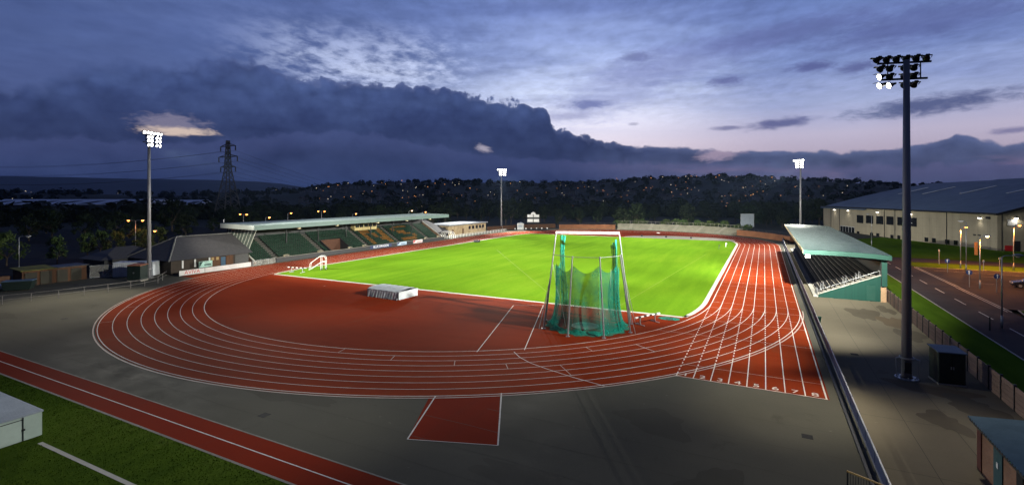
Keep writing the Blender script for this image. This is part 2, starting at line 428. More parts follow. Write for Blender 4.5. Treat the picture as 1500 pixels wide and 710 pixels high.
bank = S.m('DIVIDE', S.m('ADD', edge, S.m('MULTIPLY', soft, .4)), soft, clamp=True)
bank = S.step(bank, 0., 1.)
bn3 = S.noise(S.mapping(AE, scale=(.11,.16,1)), 1., 5, .58, .4); bn4 = S.noise(S.mapping(AE, scale=(.07,.35,1), loc=(5,2,0)), 1., 5, .55, .3)
bcol = S.ramp(S.m('DIVIDE', el, 14.), [(0, lin(38,52,92)), (.16, lin(46,57,94)), (.34, lin(44,54,88)), (.55, lin(48,60,98)), (.8, lin(60,75,118)), (1, lin(66,80,124))])
bcolr = S.ramp(S.m('DIVIDE', el, 6.5), [(0, lin(54,64,98)), (.22, lin(66,75,106)), (.5, lin(74,82,114)), (.8, lin(68,79,115)), (1, lin(68,79,115))])
bcol = S.mix(S.step(az, 2., 24.), bcol, bcolr)
sh = S.lerp(S.m('ADD', S.m('MULTIPLY', bn3, .6), S.m('MULTIPLY', bn4, .4)), .32, .68, .60, 1.36)
bcol = S.mix(1., bcol, S.comb(sh, sh, S.m('ADD', S.m('MULTIPLY', sh, .8), .2)), 'MULTIPLY')
puff = S.m('MULTIPLY', S.m('SUBTRACT', v1, .35), S.m('MULTIPLY', S.m('SUBTRACT', 1., S.step(edge, 0., 5.5)), .42))
pf = S.m('SUBTRACT', 1., puff)
bcol = S.mix(1., bcol, S.comb(pf, pf, pf), 'MULTIPLY')
emb = S.m('SUBTRACT', S.noise(AE, .19, 5, .52, 0.), S.noise(S.vm('ADD', AE, (.1,.8,0)), .19, 5, .52, 0.))
e2 = S.m('ADD', 1., S.m('MULTIPLY', emb, S.m('ADD', .8, S.m('MULTIPLY', S.step(el, 3., 8.), .9))))
bcol = S.mix(1., bcol, S.comb(e2, e2, S.m('ADD', S.m('MULTIPLY', e2, .85), .15)), 'MULTIPLY')
rim = S.m('MULTIPLY', S.m('SUBTRACT', 1., S.step(edge, .0, .7)), S.m('MULTIPLY', S.step(az, -34., -18.), .22))
bcol = S.mix(rim, bcol, lin(120,130,172))
# a lower paler shelf in front, with its own ragged top
sh_top = fcurve([(0,205),(80,196),(150,200),(240,206),(330,205),(420,192),(500,190),(560,196),(640,212),(720,226),(900,236),(1100,240),(1300,238),(1500,236)], 20.)
sedge = S.m('SUBTRACT', S.m('ADD', sh_top, S.m('MULTIPLY', S.m('SUBTRACT', bil, .5), 2.2)), el)
shelf = S.m('MULTIPLY', S.step(sedge, -.1, .5), S.m('MULTIPLY', S.m('SUBTRACT', 1., S.step(sedge, .3, 3.2)), .38))
bcol = S.mix(shelf, bcol, S.mix(S.step(az, 0., 20.), lin(70,80,124), lin(96,92,130)))
band = S.m('MULTIPLY', S.step(bn4, .54, .66), S.m('MULTIPLY', S.step(az, 4., 24.), S.m('MULTIPLY', S.m('SUBTRACT', 1., S.step(S.m('ABSOLUTE', S.m('SUBTRACT', el, 2.4)), .2, 1.6)), .45)))
bcol = S.mix(band, bcol, lin(122,104,132))
# gaps in the bank with light behind
def blob(px0, px1, py0, py1, tilt=0., rag=1.0, seed=0., sharp=.25, scale=1.):
    a0, e0 = az_el((px0+px1)/2, (py0+py1)/2); a1, _ = az_el(px0, (py0+py1)/2); a2, _ = az_el(px1, (py0+py1)/2)
    h = (az_el((px0+px1)/2, py0)[1]-az_el((px0+px1)/2, py1)[1])/2; ha = (a2-a1)/2
    u = S.m('DIVIDE', S.m('SUBTRACT', az, a0), ha)
    vv = S.m('DIVIDE', S.m('SUBTRACT', S.m('SUBTRACT', el, e0), S.m('MULTIPLY', u, tilt*h)), h)
    r = S.m('SQRT', S.m('ADD', S.m('MULTIPLY', u, u), S.m('MULTIPLY', vv, vv)))
    nz = S.noise(S.mapping(AE, loc=(seed,seed*.7,0), scale=(.55*scale,1.5*scale,1)), 1., 6, .70, .5)
    r = S.m('ADD', r, S.m('MULTIPLY', S.m('SUBTRACT', nz, .5), 2.2*rag))
    return S.m('SUBTRACT', 1., S.step(r, 1.-sharp*2, 1.+sharp))
hole = S.m('MULTIPLY', blob(200,300,166,196,.0,1.,2.,.3,1.6), .6)
slit = S.m('MULTIPLY', blob(204,318,186,199,.1,.9,5.,.28,1.3), .9)
bcol = S.mix(hole, bcol, lin(132,126,146))
bcol = S.mix(slit, bcol, lin(198,178,166))
bcol = S.mix(blob(698,720,213,224,-.5,1.6,9.,.4), bcol, lin(150,144,160))
bcol = S.mix(S.m('MULTIPLY', blob(1020,1085,216,236,.3,1.,5.,.35), .75), bcol, lin(160,142,162))
# little dark clouds drifting in the clear part
cl = base
for (a, b, c, e_, tl, rg, sd, op, colr) in [
    (1232,1490,140,168,.45,.9,1.,.9,(66,76,116)), (1092,1190,173,189,.5,1.,3.,.9,(78,82,126)), (1044,1090,184,191,0,.9,7.,.7,(84,86,128)),
    (905,962,76,90,.2,1.,8.,.8,(98,106,148)), (828,895,147,160,.1,1.,12.,.85,(88,98,146)), (1035,1090,111,127,.1,1.,15.,.8,(84,90,138)),
    (1155,1222,89,107,.0,1.,18.,.85,(76,82,130)), (1228,1285,90,107,.1,1.,21.,.8,(78,84,130)), (1448,1520,186,196,.2,.8,24.,.7,(92,92,134)), (918,936,179,185,0,.8,27.,.5,(120,118,150)),
    (800,1010,92,170,.75,.9,30.,.42,(116,124,174)), (1010,1300,30,66,.6,.7,33.,.5,(78,84,132)), (1180,1520,8,60,.5,.8,36.,.5,(70,76,126)), (860,1130,60,120,.6,.9,39.,.35,(100,108,160)), (780,880,165,176,.2,.9,42.,.4,(130,132,170))]:
    cl = S.mix(S.m('MULTIPLY', blob(a,b,c,e_,tl,rg,sd,.35), op), cl, lin(*colr))
skyc = S.mix(bank, cl, bcol)
# away from the after-glow and overhead the evening sky is darker
far_ = S.m('MAXIMUM', S.step(S.m('ABSOLUTE', az), 56., 100.), S.step(el, 25., 52.))
skyc = S.mix(S.m('MULTIPLY', far_, .9), skyc, lin(26,33,58))
# below the horizon: dull ground tone
skyc = S.mix(S.step(el, -3., -.5), lin(14,16,24), skyc)
wt.links.new(skyc, bg.inputs[0]); bg.inputs[1].default_value = 1.34

sun = bpy.data.lights.new('sun', 'SUN'); so = bpy.data.objects.new('sun', sun); COL.objects.link(so)
sun.energy = .02; sun.angle = R(12); sun.color = (1,.85,.72)
sa = YAW - R(12)                     # the after-glow lies a little right of the view axis
so.rotation_euler = Vector((math.sin(sa), -math.cos(sa), -.12)).to_track_quat('-Z','Y').to_euler()

# ------------------------------------------------------------------ ground sheets
def sheet(name, pts, z, m): return struct(MB().poly(pts, z).build(name, m))
R0, CX, CY0, CY1, LW = 36.5, -42.5, 68.6, 153.0, 1.22
def oval(r, n=64):
    pts = []
    for i in range(n+1):
        t = PI + PI*i/n; pts.append((CX+r*math.cos(t), CY0+r*math.sin(t)))
    for i in range(n+1):
        t = PI*i/n; pts.append((CX+r*math.cos(t), CY1+r*math.sin(t)))
    return pts
# valley floor and hills are one terrain
def smooth(t): t = max(0, min(1, t)); return t*t*(3-2*t)
RIDGE = [(-180,20),(-60,18),(-47,14),(-33,16),(-24,32),(-20,50),(-12,58),(-6,63),(-3,60),(2,58),(8,60),(13,71),(17,77),(22,77),(27,68),(33,60),(37,50),(39,42),(42,34),(60,40),(180,20)]
def ridge(a):
    for (a0,h0),(a1,h1) in zip(RIDGE, RIDGE[1:]):
        if a0 <= a <= a1: return h0+(h1-h0)*(a-a0)/(a1-a0)
    return 20
from mathutils import noise as mn
def terrain(dd, a):
    """height of the land at distance dd (m) and azimuth a (deg, from the stadium's long view)"""
    if dd < 330: return -.35
    x, y = dd*math.sin(R(a)), dd*math.cos(R(a))
    n = mn.noise(Vector((x/260., y/260., .3)))*9 + mn.noise(Vector((x/90., y/90., 1.3)))*3
    h = -14*smooth((dd-330)/250.)
    h += (ridge(a)+14)*smooth((dd-560)/1350.)
    h += n*smooth((dd-500)/500.)
    h -= 60*smooth((dd-2000)/1400.)
    return h
def world_at(dd, a): 
    t = R(a)-YAW
    return dd*math.sin(t), dd*math.cos(t)
g = MB(); rs = [0,40,100,170,250,330]+[330+22*i*(1+i*.022) for i in range(1,52)]; na = 300
for i, r in enumerate(rs):
    for j in range(na):
        a = -180+360*j/na
        x, y = world_at(r+.01, a); g.v.append((x, y, terrain(r, a)))
for i in range(len(rs)-1):
    for j in range(na):
        g.f.append([i*na+j, i*na+(j+1)%na, (i+1)*na+(j+1)%na, (i+1)*na+j]); g.m.append(0)
struct(g.build('ground', M['hill'], smooth=True))
# distant hill, part of its blue haze put into the colour
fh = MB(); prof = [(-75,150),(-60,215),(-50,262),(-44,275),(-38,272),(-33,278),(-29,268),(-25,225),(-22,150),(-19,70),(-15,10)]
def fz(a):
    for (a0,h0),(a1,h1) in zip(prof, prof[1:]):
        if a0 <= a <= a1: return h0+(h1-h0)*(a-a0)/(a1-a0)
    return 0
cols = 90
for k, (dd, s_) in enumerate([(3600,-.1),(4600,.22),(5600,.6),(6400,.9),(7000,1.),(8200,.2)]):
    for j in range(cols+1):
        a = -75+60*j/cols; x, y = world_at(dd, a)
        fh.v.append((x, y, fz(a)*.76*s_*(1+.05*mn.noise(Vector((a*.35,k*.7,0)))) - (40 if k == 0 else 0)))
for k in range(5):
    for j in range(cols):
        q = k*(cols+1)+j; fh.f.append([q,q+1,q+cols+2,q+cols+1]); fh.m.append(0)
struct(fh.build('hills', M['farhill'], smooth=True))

sheet('asphalt_apron', [(-150,18.75),(5.2,18.75),(5.2,190),(-20,215),(-90,215),(-120,190),(-150,100)], 0, M['apron'])
sheet('yard_pavement', [(5.2,12),(14.35,12),(14.35,190),(5.2,190)], .002, M['yard'])
sheet('running_track', oval(R0+8*LW+.15), .006, M['track'])
sheet('start_chute', [(-6.05,39.55),(3.95,39.55),(3.95,70),(-6.05,70)], .003, M['track'])
sheet('finish_chute', [(-88.9,50.2),(-79,50.2),(-79,70),(-88.9,70)], .003, M['track'])
def infield_pts():
    return [p for p in oval(R0-.12)]
sheet('infield_surface', infield_pts(), .010, M['infield'])
# pitch: the kerbed grass, corners following the inner kerb
pr = R0-1.05
pts = []
y0, y1 = 59.3, 165.0
a0 = math.asin((y0-CY0)/pr); n = 10
for i in range(n+1):
    t = a0+(0-a0)*i/n; pts.append((CX+pr*math.cos(t), CY0+pr*math.sin(t)))
a1 = math.asin((y1-CY1)/pr)
for i in range(n+1):
    t = a1*i/n; pts.append((CX+pr*math.cos(t), CY1+pr*math.sin(t)))
for i in range(n+1):
    t = PI-a1*(1-i/n); pts.append((CX+pr*math.cos(t), CY1+pr*math.sin(t)))
for i in range(n+1):
    t = PI-a0*i/n; pts.append((CX+pr*math.cos(t), CY0+pr*math.sin(t)))
pitch_pts = pts
k = MB(); k.strip(pts+[pts[0],pts[1]], 1.1, .014)
struct(k.build('pitch_kerb_path', M['kerb']))
sheet('pitch', pts, .018, M['pitch'])
# sandy fan in the far bend
fan = [(-25+17*math.cos(t), 166+11*math.sin(t)) for t in [PI*i/20 for i in range(21)]]
sheet('far_fan_path', fan, .0145, M['dconc'])
k = MB(); k.strip(fan, .18, .0185); struct(k.build('far_fan_line_markings', M['line']))

# worn patches, seams and covers on the hard standing
rp = random.Random(8)
def stain(cx, cy, rx, ry, z, m, name='stain_surface', n=34):
    ph = [rp.uniform(0,6.28) for _ in range(5)]
    pts = []
    for i in range(n):
        t = 2*PI*i/n; q = 1+.22*math.sin(2*t+ph[0])+.16*math.sin(3*t+ph[1])+.12*math.sin(5*t+ph[2])+.08*math.sin(8*t+ph[3])
        pts.append((cx+rx*q*math.cos(t), cy+ry*q*math.sin(t)))
    return struct(MB().poly(pts, z).build(name, m))
M['stain'] = asphalt_mat('damp_stain', (.090,.078,.057), (.120,.105,.077), (.08,.068,.05), 3)
M['rust'] = asphalt_mat('earth_stain', (.105,.082,.055), (.135,.106,.072), (.09,.068,.046), 3)
M['patch'] = asphalt_mat('patched_asphalt', (.064,.062,.049), (.088,.085,.068), (.056,.054,.044), 2)
stain(10.4,70.5,1.3,3.6,.0060,M['stain']); stain(12.6,67.,1.1,3.2,.0064,M['rust']); stain(13.1,74.,.7,2.5,.0068,M['stain']); stain(12.9,61.5,1.,2.8,.0072,M['stain'])
stain(10.6,45.,2.2,1.3,.0060,M['rust']); stain(12.2,42.5,1.5,1.7,.0064,M['stain']); stain(9.8,39.,1.,1.6,.0068,M['stain'])
for (x, y, rx, ry) in ((-30,23.5,4.2,.9),(-6,31,2.2,1.6),(-60,30,1.6,2.6),(-78,24,3,1.2),(-2,25,1.4,2.4),(-45,21,3.4,.7),(-92,33,2.6,1.6),(-11,22,2.6,.8)): stain(x, y, rx, ry, .0025, M['patch'], 'patch_surface')
sm_ = MB()
for y in (20.6,22.9,25.4,28.0,31.0,34.2): 
    pts = [(x, y+.05*math.sin(x*.7+y)) for x in range(-110,5,2)]
    sm_.strip([p for p in pts if (p[0]-CX)**2+(p[1]-CY0)**2 > 47.6**2 and p[0] < CX], .035, .0032); sm_.strip([p for p in pts if (p[0]-CX)**2+(p[1]-CY0)**2 > 47.6**2 and p[0] > CX], .035, .0032)
for x in (7.6,10.,12.2): sm_.strip([(x,14),(x+.05,40),(x-.03,60),(x,78)], .03, .0052)
for y in (24,31,38,45,52,59,66,73): sm_.strip([(5.3,y),(14.2,y+.05)], .03, .0056)
struct(sm_.build('surface_seam_markings', M['patch']))
for (x, y) in ((-70,27),(-28,20.8),(2.2,33),(7.,52),(-95,38)):
    o = MB().box(x-.28,x+.28,y-.28,y+.28,.0,.008).build('drain_cover', M['dark']); tag(o, {-70:'square dark drain cover outside the left of the bend',-28:'square dark drain cover near the runway strip',2.2:'square dark drain cover beside the start line corner',7.:'square dark drain cover in the yard left of the nearest mast',-95:'square dark drain cover by the dark skip'}[x], 'drain cover')

HCX, HCY = -16.8, 50.7
# lane lines, chute lines and cross marks
ln = MB(); old = MB()
for i in range(9):
    r = R0+i*LW; o = oval(r, 96); ln.strip(o+[o[0],o[1]], .060 if 0 < i < 8 else .08, .014)
o = oval(R0+8*LW+.33, 96); old.strip(o[:97], .12, .0142)
for i in range(9):
    x = -6.0+i*LW
    # solid part of each chute line from the start back to the outer curve, dashed across the lanes
    rr = R0+8*LW; yc = CY0-math.sqrt(max(0, rr*rr-(x-CX)**2))
    ln.strip([(x,39.6),(x,min(yc,68.))], .07, .0146) if yc > 39.7 else None
    y = max(yc, 39.7); k_ = 0
    while y < CY0-1.5 and i < 8:
        ln.strip([(x,y),(x,y+.42)], .085, .0150); y += .86
ln.strip([(3.78,39.6),(3.78,69)], .09, .0154)
ln.strip([(-6.1,39.6),(3.85,39.6)], .07, .0158)
for y in (42.6, 52.2): old.strip([(-6 if y < 50 else -9.8, y),(3.8,y)], .05, .0162)
for y in (58.9,62.1,66.,69.4,74.,78.5,83.,86.4,95.,104.,116.,131.): old.strip([(-5.95,y),(3.7,y)], .05, .0162)
for (th, la, lb) in [(196,7,8),(207,6,8),(219,5,6),(232,6,7),(242,7,8),(292,1,2),(300,2,3),(284,0,1),(306,3,4),(312,4,6),(318,1,2),(188,4,5),(325,2,4)]:
    t = R(th); ra, rb = R0+la*LW, R0+lb*LW
    (ln if th % 2 else old).strip([(CX+ra*math.cos(t),CY0+ra*math.sin(t)),(CX+rb*math.cos(t),CY0+rb*math.sin(t))], .06, .0166)
# curved start line over the bend
cs = [(-19.7,39.2),(-18.6,38.1),(-17.2,37.2),(-15.4,36.5),(-12.9,35.7),(-10.3,35.1)]
ln.strip(cs, .07, .0170)
ln.strip([(-60,54.6),(-59.8,55)], .05, .017)
# throwing runway in the infield
ln.strip([(-22.6,37.7),(-28.1,55.8)], .075, .0174); ln.strip([(-19.1,40.1),(-24.8,57.6)], .075, .0174); old.strip([(-28.1,55.8),(-24.8,57.6)], .05, .0178)
sec = MB()
for a_ in (86.5,126.): fl_ = [(HCX+r_*math.cos(R(a_)), HCY+r_*math.sin(R(a_))) for r_ in (10.5,40,75)]; sec.strip(fl_, .07, .0215)
struct(sec.build('pitch_sector_markings', mat('faint_chalk', (.15,.215,.035), .9, .3, .8, spec=.05)))
struct(ln.build('track_line_markings', M['line'])); struct(old.build('track_worn_markings', M['line_old']))

def text_mb(txt, size, mb=None, f=None):
    cu = bpy.data.curves.new('lettering', 'FONT'); cu.body = txt; cu.size = size; cu.align_x = 'CENTER'; cu.align_y = 'CENTER'; cu.fill_mode = 'FRONT'
    ob = bpy.data.objects.new('lettering', cu); me = bpy.data.meshes.new_from_object(ob)
    mb = mb or MB(); mb.add([f(v.co) if f else v.co for v in me.vertices], [tuple(p.vertices) for p in me.polygons])
    bpy.data.objects.remove(ob); bpy.data.curves.remove(cu); bpy.data.meshes.remove(me)
    return mb
nm = MB()
for i in range(8):
    x = -6+LW*(i+.5)
    text_mb(str(i+1), .95, nm, lambda c, x=x: (x+c.x*1.05, 40.15+c.y*.95, .0166))
struct(nm.build('lane_number_markings', M['line']))

# javelin patch on the apron, long runway strip, lawn
pq = [(-18.0,22.4),(-13.1,24.1),(-16.6,30.9),(-21.0,29.0)]
sheet('runway_patch_surface', pq, .003, M['strip'])
k = MB(); k.strip([(-18.0,22.4),(-20.15,28.1)], .09, .0075); k.strip([(-13.1,24.1),(-16.35,30.6)], .09, .0075); k.strip([(-18.0,22.4),(-13.1,24.1)], .05, .0079)
struct(k.build('runway_patch_line_markings', M['line']))
sheet('runway_strip_surface', [(-150,16.45),(0,16.45),(0,18.75),(-150,18.75)], .004, M['strip'])
k = MB(); k.strip([(-150,17.62),(0,17.62)], .07, .0085); struct(k.build('runway_strip_line_markings', M['line']))
k = MB(); k.strip([(-150,18.80),(0,18.80)], .10, .0095); k.strip([(-150,16.40),(0,16.40)], .14, .0095); struct(k.build('runway_edging_kerb', M['dconc']))
sheet('lawn', [(-150,-60),(5.2,-60),(5.2,16.45),(-150,16.45)], .002, M['lawn'])
k = MB(); k.strip([(-36.0,12.8),(-27.0,12.9),(-10,13.1)], .22, .012); struct(k.build('lawn_kerb', M['kerb']))
gr = MB(); rg = random.Random(3)
for i in range(42000):
    x = -62+60*rg.random(); y = 16.3-13*rg.random()**1.2
    if -43.2 < x < -36.8 and 5.5 < y < 13.4: continue
    if abs(y-12.9) < .2 and x > -36.5: continue
    h = .03+.05*rg.random(); t = rg.random()*2*PI; wv = .018+.02*rg.random(); l = .05*rg.random()
    cx, sx = math.cos(t), math.sin(t)
    gr.add([(x-cx*wv,y-sx*wv,0),(x+cx*wv,y+sx*wv,0),(x-sx*l,y+cx*l,h)], [(0,1,2)])
struct(gr.build('lawn_grass', M['lawn']), 'stuff')

# east side: verge, road, junction, banks
sheet('verge', [(14.5,12),(19.4,12),(19.4,132),(14.5,190)], .004, M['verge'])
sheet('road', [(19.4,10),(26.1,10),(26.1,131),(19.4,131)], .004, M['road'])
sheet('junction_road', [(26.1,81),(95,78),(95,121),(26.1,121)], .003, M['road'])
sheet('side_road', [(10,131.05),(100,128),(100,135),(10,139)], .006, M['road'])
sheet('grass_bank', [(26.1,121.2),(95,121.2),(95,127.9),(26.1,130.2)], .005, M['verge'])
b = MB(); b.add([(14.6,139.2,.0),(100,135.2,.0),(100,160,.25),(51.2,163.8,.25),(48,180,.1),(40.5,199,-.4),(30,228,-.6),(14.6,228,-.6)], [(0,1,2,3,4,5,6,7)])
struct(b.build('hall_grass_bank', M['verge']))
sheet('junction_island_lawn', [(27.2,80.6),(26.6,77),(27.4,73.5),(30,71),(60,68),(60,77),(29,80.9)], .05, M['verge'])
k = MB()
for pl in ([(27.2,80.6),(26.6,77),(27.4,73.5),(30,71),(60,68)], [(29,80.9),(60,77)], [(27.2,80.6),(29,80.9)]): k.strip(pl, .2, .055)
k.strip([(19.35,10),(19.35,131)], .16, .06); k.strip([(26.1,121.1),(95,121.1)], .22, .05); k.strip([(26.2,97),(26.2,121)], .0+.16, .045)
struct(k.build('road_kerb', M['kerb']))
k = MB(); y = 40.
while y < 130: k.strip([(22.75,y),(22.75,y+4.2)], .13, .009); y += 8.4
k.strip([(25.9,97.5),(25.9,121)], .12, .009)
for x in (25.75, 26.15): k.strip([(x,79.2),(x,97)], .11, .0095)
for j in range(6): k.strip([(33+6*j,112),(35.4+6*j,112)], .12, .009); k.strip([(34+6.5*j,91),(37+6.5*j,91)], .12, .009); k.strip([(30+6*j,103),(32.+6*j,103)], .10, .009)
k.strip([(28,117),(40,116),(70,114.5)], .10, .009)
struct(k.build('road_line_markings', M['line']))
# west car park and yard beyond the bend
sheet('car_park', [(-260,8),(-101,8),(-101,48),(-118,60),(-150,120),(-260,140)], .004, M['carpark'])

# ------------------------------------------------------------------ floodlight masts
LIT = M['lampglow']
def lamp_mesh():
    b = MB(); b.lathe((0,0,0), [(.02,-.26),(.15,-.24),(.20,-.08),(.28,.12),(.30,.19),(.27,.18)], 12); b.box(-.14,.14,-.10,.10,-.42,-.26)
    l = MB(); l.lathe((0,0,0), [(.272,.165),(.2,.175),(.001,.18)], 12)
    br = MB(); br.box(-.34,-.31,-.04,.04,-.30,.05); br.box(.31,.34,-.04,.04,-.30,.05); br.box(-.34,.34,-.04,.04,-.34,-.30)
    hd = MB(); hd.add([(-.38,.36,.15),(.38,.36,.15),(.30,.40,.42),(-.30,.40,.42),(-.38,.32,.15),(.38,.32,.15),(.30,.37,.42),(-.30,.37,.42)], [(0,1,2,3),(7,6,5,4),(0,3,7,4),(1,5,6,2),(2,6,7,3),(0,4,5,1)])
    return b, l, br, hd
def mast(loc, target, label, glows):
    t = thing('floodlight_mast', label, 'floodlight mast', loc, 0, 'floodlight masts round the track')
    H = 24.0
    MB().tube((0,0,0),(0,0,H),.33,.20,20).build('pole', M['mast'], t, True, True)
    bp = MB().lathe((0,0,0), [(.75,.0),(.75,.06),(.42,.07)], 20)
    for i in range(8): bp.tube((.6*math.cos(PI*i/4),.6*math.sin(PI*i/4),.06),(.6*math.cos(PI*i/4),.6*math.sin(PI*i/4),.2),.04,.04,6)
    bp.build('base_plate', M['galv'], t, False, True)
    cl = MB().lathe((0,0,1.55), [(.42,-.06),(.47,-.05),(.47,.05),(.42,.06)], 20)
    for s in (-1,1): cl.tube((s*.47,-.1,1.55),(s*.75,-.35,1.5),.035,.035,6); cl.tube((s*.72,-.33,1.5),(s*.62,-.25,.05),.03,.03,6)
    cl.build('anti_climb_bracket', M['galv'], t, False, True)
    MB().box(-.2,.2,-.52,-.38,.5,1.3).build('access_hatch', M['black'], t, False, True)
    dv = Vector((target[0]-loc[0], target[1]-loc[1], 0)).normalized(); sv = Vector((dv.y,-dv.x,0))   # sv: to the right when facing the pitch
    up = Vector((0,0,1))
    for z_, hw in ((H-.1,1.8),(H-1.35,1.55)):
        MB().obox(dv*.34+up*z_, sv*hw, dv*.06, up*.07).build('crossbar', M['black'], t, False, True)
    for s in (-1.1,1.1):
        MB().tube(sv*s+dv*.34+up*(H-.1), sv*s+dv*.34+up*(H-1.4), .04, .045, 6).build('upright_bar', M['black'], t, False, True)
    spots = [(-1.66+.664*i, H+.28, 0) for i in range(6)]
    for r_, z_ in enumerate((H-.42, H-1.04, H-1.72)): spots += [(u, z_, r_+1) for u in (-1.42,-.78,.2,.84)]
    rr = random.Random(int(loc[0]*7+loc[1]))
    gb, gl_, gbr, ghd = lamp_mesh()
    proto = None
    for i, (u, z_, row) in enumerate(spots):
        if proto is None:
            b_ = gb.build('lamp', M['black'], t, True, True)
            gl_.build('lens', LIT, b_, False, True); gbr.build('yoke', M['black'], b_, False, True); ghd.build('visor', M['black'], b_, False, True)
            proto = b_
        else: b_ = dup(proto, parent=t)
        b_.location = sv*u + dv*.62 + up*z_; b_.scale = (.86,.86,.86)
        aim = (dv + sv*(u*.12+rr.uniform(-.14,.14)) + up*(-.42+rr.uniform(-.08,.08))).normalized()
        if loc[0] > 0 and loc[1] < 60 and (row, u) in ((2,-1.42),(3,-1.42),(3,-.78)): aim = Vector((-.86,-.42,-.34)).normalized()
        b_.rotation_euler = aim.to_track_quat('Z','Y').to_euler()
    for (tx, ty, tz, en, size, colr) in glows:
        ld = bpy.data.lights.new('floodlight_beam', 'SPOT'); lo = bpy.data.objects.new('floodlight_beam', ld); COL.objects.link(lo)
        q = Vector((tx-loc[0], ty-loc[1], 0)).normalized()*1.0 + up*(H-2.4); lo.location = q; lo.parent = t
        ld.energy = en; ld.spot_size = R(size); ld.spot_blend = 1.; ld.shadow_soft_size = .6; ld.color = colr
        v = Vector((tx,ty,tz))-Vector(loc)-q
        lo.rotation_euler = v.to_track_quat('-Z','Y').to_euler()
    return t
WH = (1,.97,.86); WM = (1,.90,.72)
PW = 4.6e5
# beams spread over patches of track, pitch and surrounds: (aim x, aim y, 0, power, cone, colour)
mast((-92.2,46.9,0), (-30,70), 'floodlight mast by the dark clubhouse at the left', [(-78.0,26.0,0,PW*.035,60,WM),(-50.5,82.7,0,PW*0.435,64,WH),(-62.4,131.8,0,PW*0.540,64,WH),(-79.2,31.7,0,PW*0.062,48,WM),(-77.0,59.9,0,PW*0.076,64,WM),(-7.3,17.1,0,PW*0.126,48,WH),(-62.4,131.8,0,PW*1.173,34,WH),(-62.2,47.2,0,PW*0.057,34,WH),(-59.7,20.3,0,PW*0.046,34,WM),(-92.4,66.9,0,PW*0.046,48,WM),(-3.4,32.3,0,PW*0.194,34,WH),(-35.1,112.5,0,PW*0.90,36,WH),(-44.9,74.9,0,PW*0.269,34,WH)])
mast((9.6,47.0,0), (-12,128), 'nearest tall floodlight mast seen from behind beside the dark cabinet', [(8.0,31.0,0,PW*.022,64,WM),(-37.0,10.5,0,PW*.15,26,WH),(-58.2,106.2,0,PW*0.681,84,WH),(-4.3,135.9,0,PW*0.481,64,WH),(-20.4,47.6,0,PW*0.057,84,WH),(-80.4,48.7,0,PW*0.523,34,WH),(3.1,65.9,0,PW*0.084,64,WH),(-58.2,106.2,0,PW*1.006,34,WH),(-2.5,112.0,0,PW*1.45,28,WH),(-33.9,125.8,0,PW*0.220,34,WH),(-55.7,72.2,0,PW*1.097,34,WH),(1.7,38.0,0,PW*0.047,34,WM),(-2.2,49.3,0,PW*0.049,34,WH),(-32.4,47.8,0,PW*0.026,34,WH),(-19.6,132.1,0,PW*1.866,34,WH),(-1.2,116.2,0,PW*0.184,84,WH),(3.8,57.5,0,PW*0.043,34,WH),(-44.9,113.0,0,PW*1.15,36,WH),(-20.4,47.6,0,PW*0.053,34,WH),(-9.2,70.3,0,PW*0.041,64,WH)])  # first two beams added to brighten the yard and the storage box
mast((-94.3,176.4,0), (-42,125), 'far floodlight mast beyond the flat roofed changing block', [(-64.0,118.0,0,PW*0.70,32,WH),(-30.6,147.4,0,PW*0.777,54,WH),(-82.7,160.1,0,PW*0.257,44,WH),(-56.4,194.5,0,PW*0.264,54,WH),(-58.0,122.0,0,PW*0.300,26,WH),(-83.4,171.4,0,PW*0.260,44,WH),(-104.8,135.7,0,PW*0.594,54,WH),(-26.8,195.1,0,PW*0.275,44,WH),(-64.3,147.0,0,PW*0.204,34,WH),(-64.0,114.0,0,PW*0.560,26,WH)])
mast((9.6,169.6,0), (-42,122), 'far floodlight mast behind the teal roofed stand', [(-45.0,98.0,0,PW*0.151,54,WH),(-32.4,167.6,0,PW*0.283,54,WH),(3.6,150.5,0,PW*0.196,52,WH),(-66.1,121.0,0,PW*0.857,44,WH),(-45.0,98.0,0,PW*0.984,34,WH),(-34.1,202.9,0,PW*0.310,44,WH),(-25.7,146.9,0,PW*0.397,54,WH),(5.8,139.8,0,PW*0.210,34,WH),(-58.7,154.2,0,PW*0.686,34,WH),(-9.7,132.3,0,PW*0.271,34,WH)])

# ------------------------------------------------------------------ hammer cage
HC = (-16.8, 50.7)
cage = thing('hammer_cage', 'tall throwing cage of leaning silver poles and green netting round a pale circle', 'throwing cage', (HC[0],HC[1],.012))
def ring(a, r, z): return Vector((HC[0]+r*math.cos(R(a)), HC[1]+r*math.sin(R(a)), z))
angs = [178, 222, 266, 308, 352, 394]
tops = {}
for i, a in enumerate(angs):
    gate = i in (0, 5)
    zt = 9.75 if gate else 7.75
    p0 = ring(a, 4.85, .012); p1 = ring(a, 3.75 if not gate else 3.55, zt); tops[a] = p1
    b = MB(); b.tube(p0, p1, .085, .065, 10); b.lathe(p0, [(.22,0),(.22,.04),(.1,.05)], 12)
    po = b.build('pole', M['galv'], cage)
    # inner guy pole from the ring to the pole
    MB().tube(ring(a, 5.35, .02), p0.lerp(p1, .55), .03, .03, 6).build('stay', M['galv'], cage) if i in (0,1,4,5) else None
k = MB()
for a, c in ((178,222),(222,266),(266,308),(308,352),(352,394)):
    q0 = ring(a,4.85,.012).lerp(tops[a], .985 if a not in (178,394) else .78); q1 = ring(c,4.85,.012).lerp(tops[c], .985 if c not in (178,394) else .78)
    k.tube(q0, q1, .028, .028, 6)
k.build('top_rail', M['galv'], cage)
k = MB(); k.obox((tops[178]+tops[394])/2, (tops[394]-tops[178])/2, Vector((0,.09,0)), Vector((0,0,.11))); k.build('gate_beam', M['white'], cage)
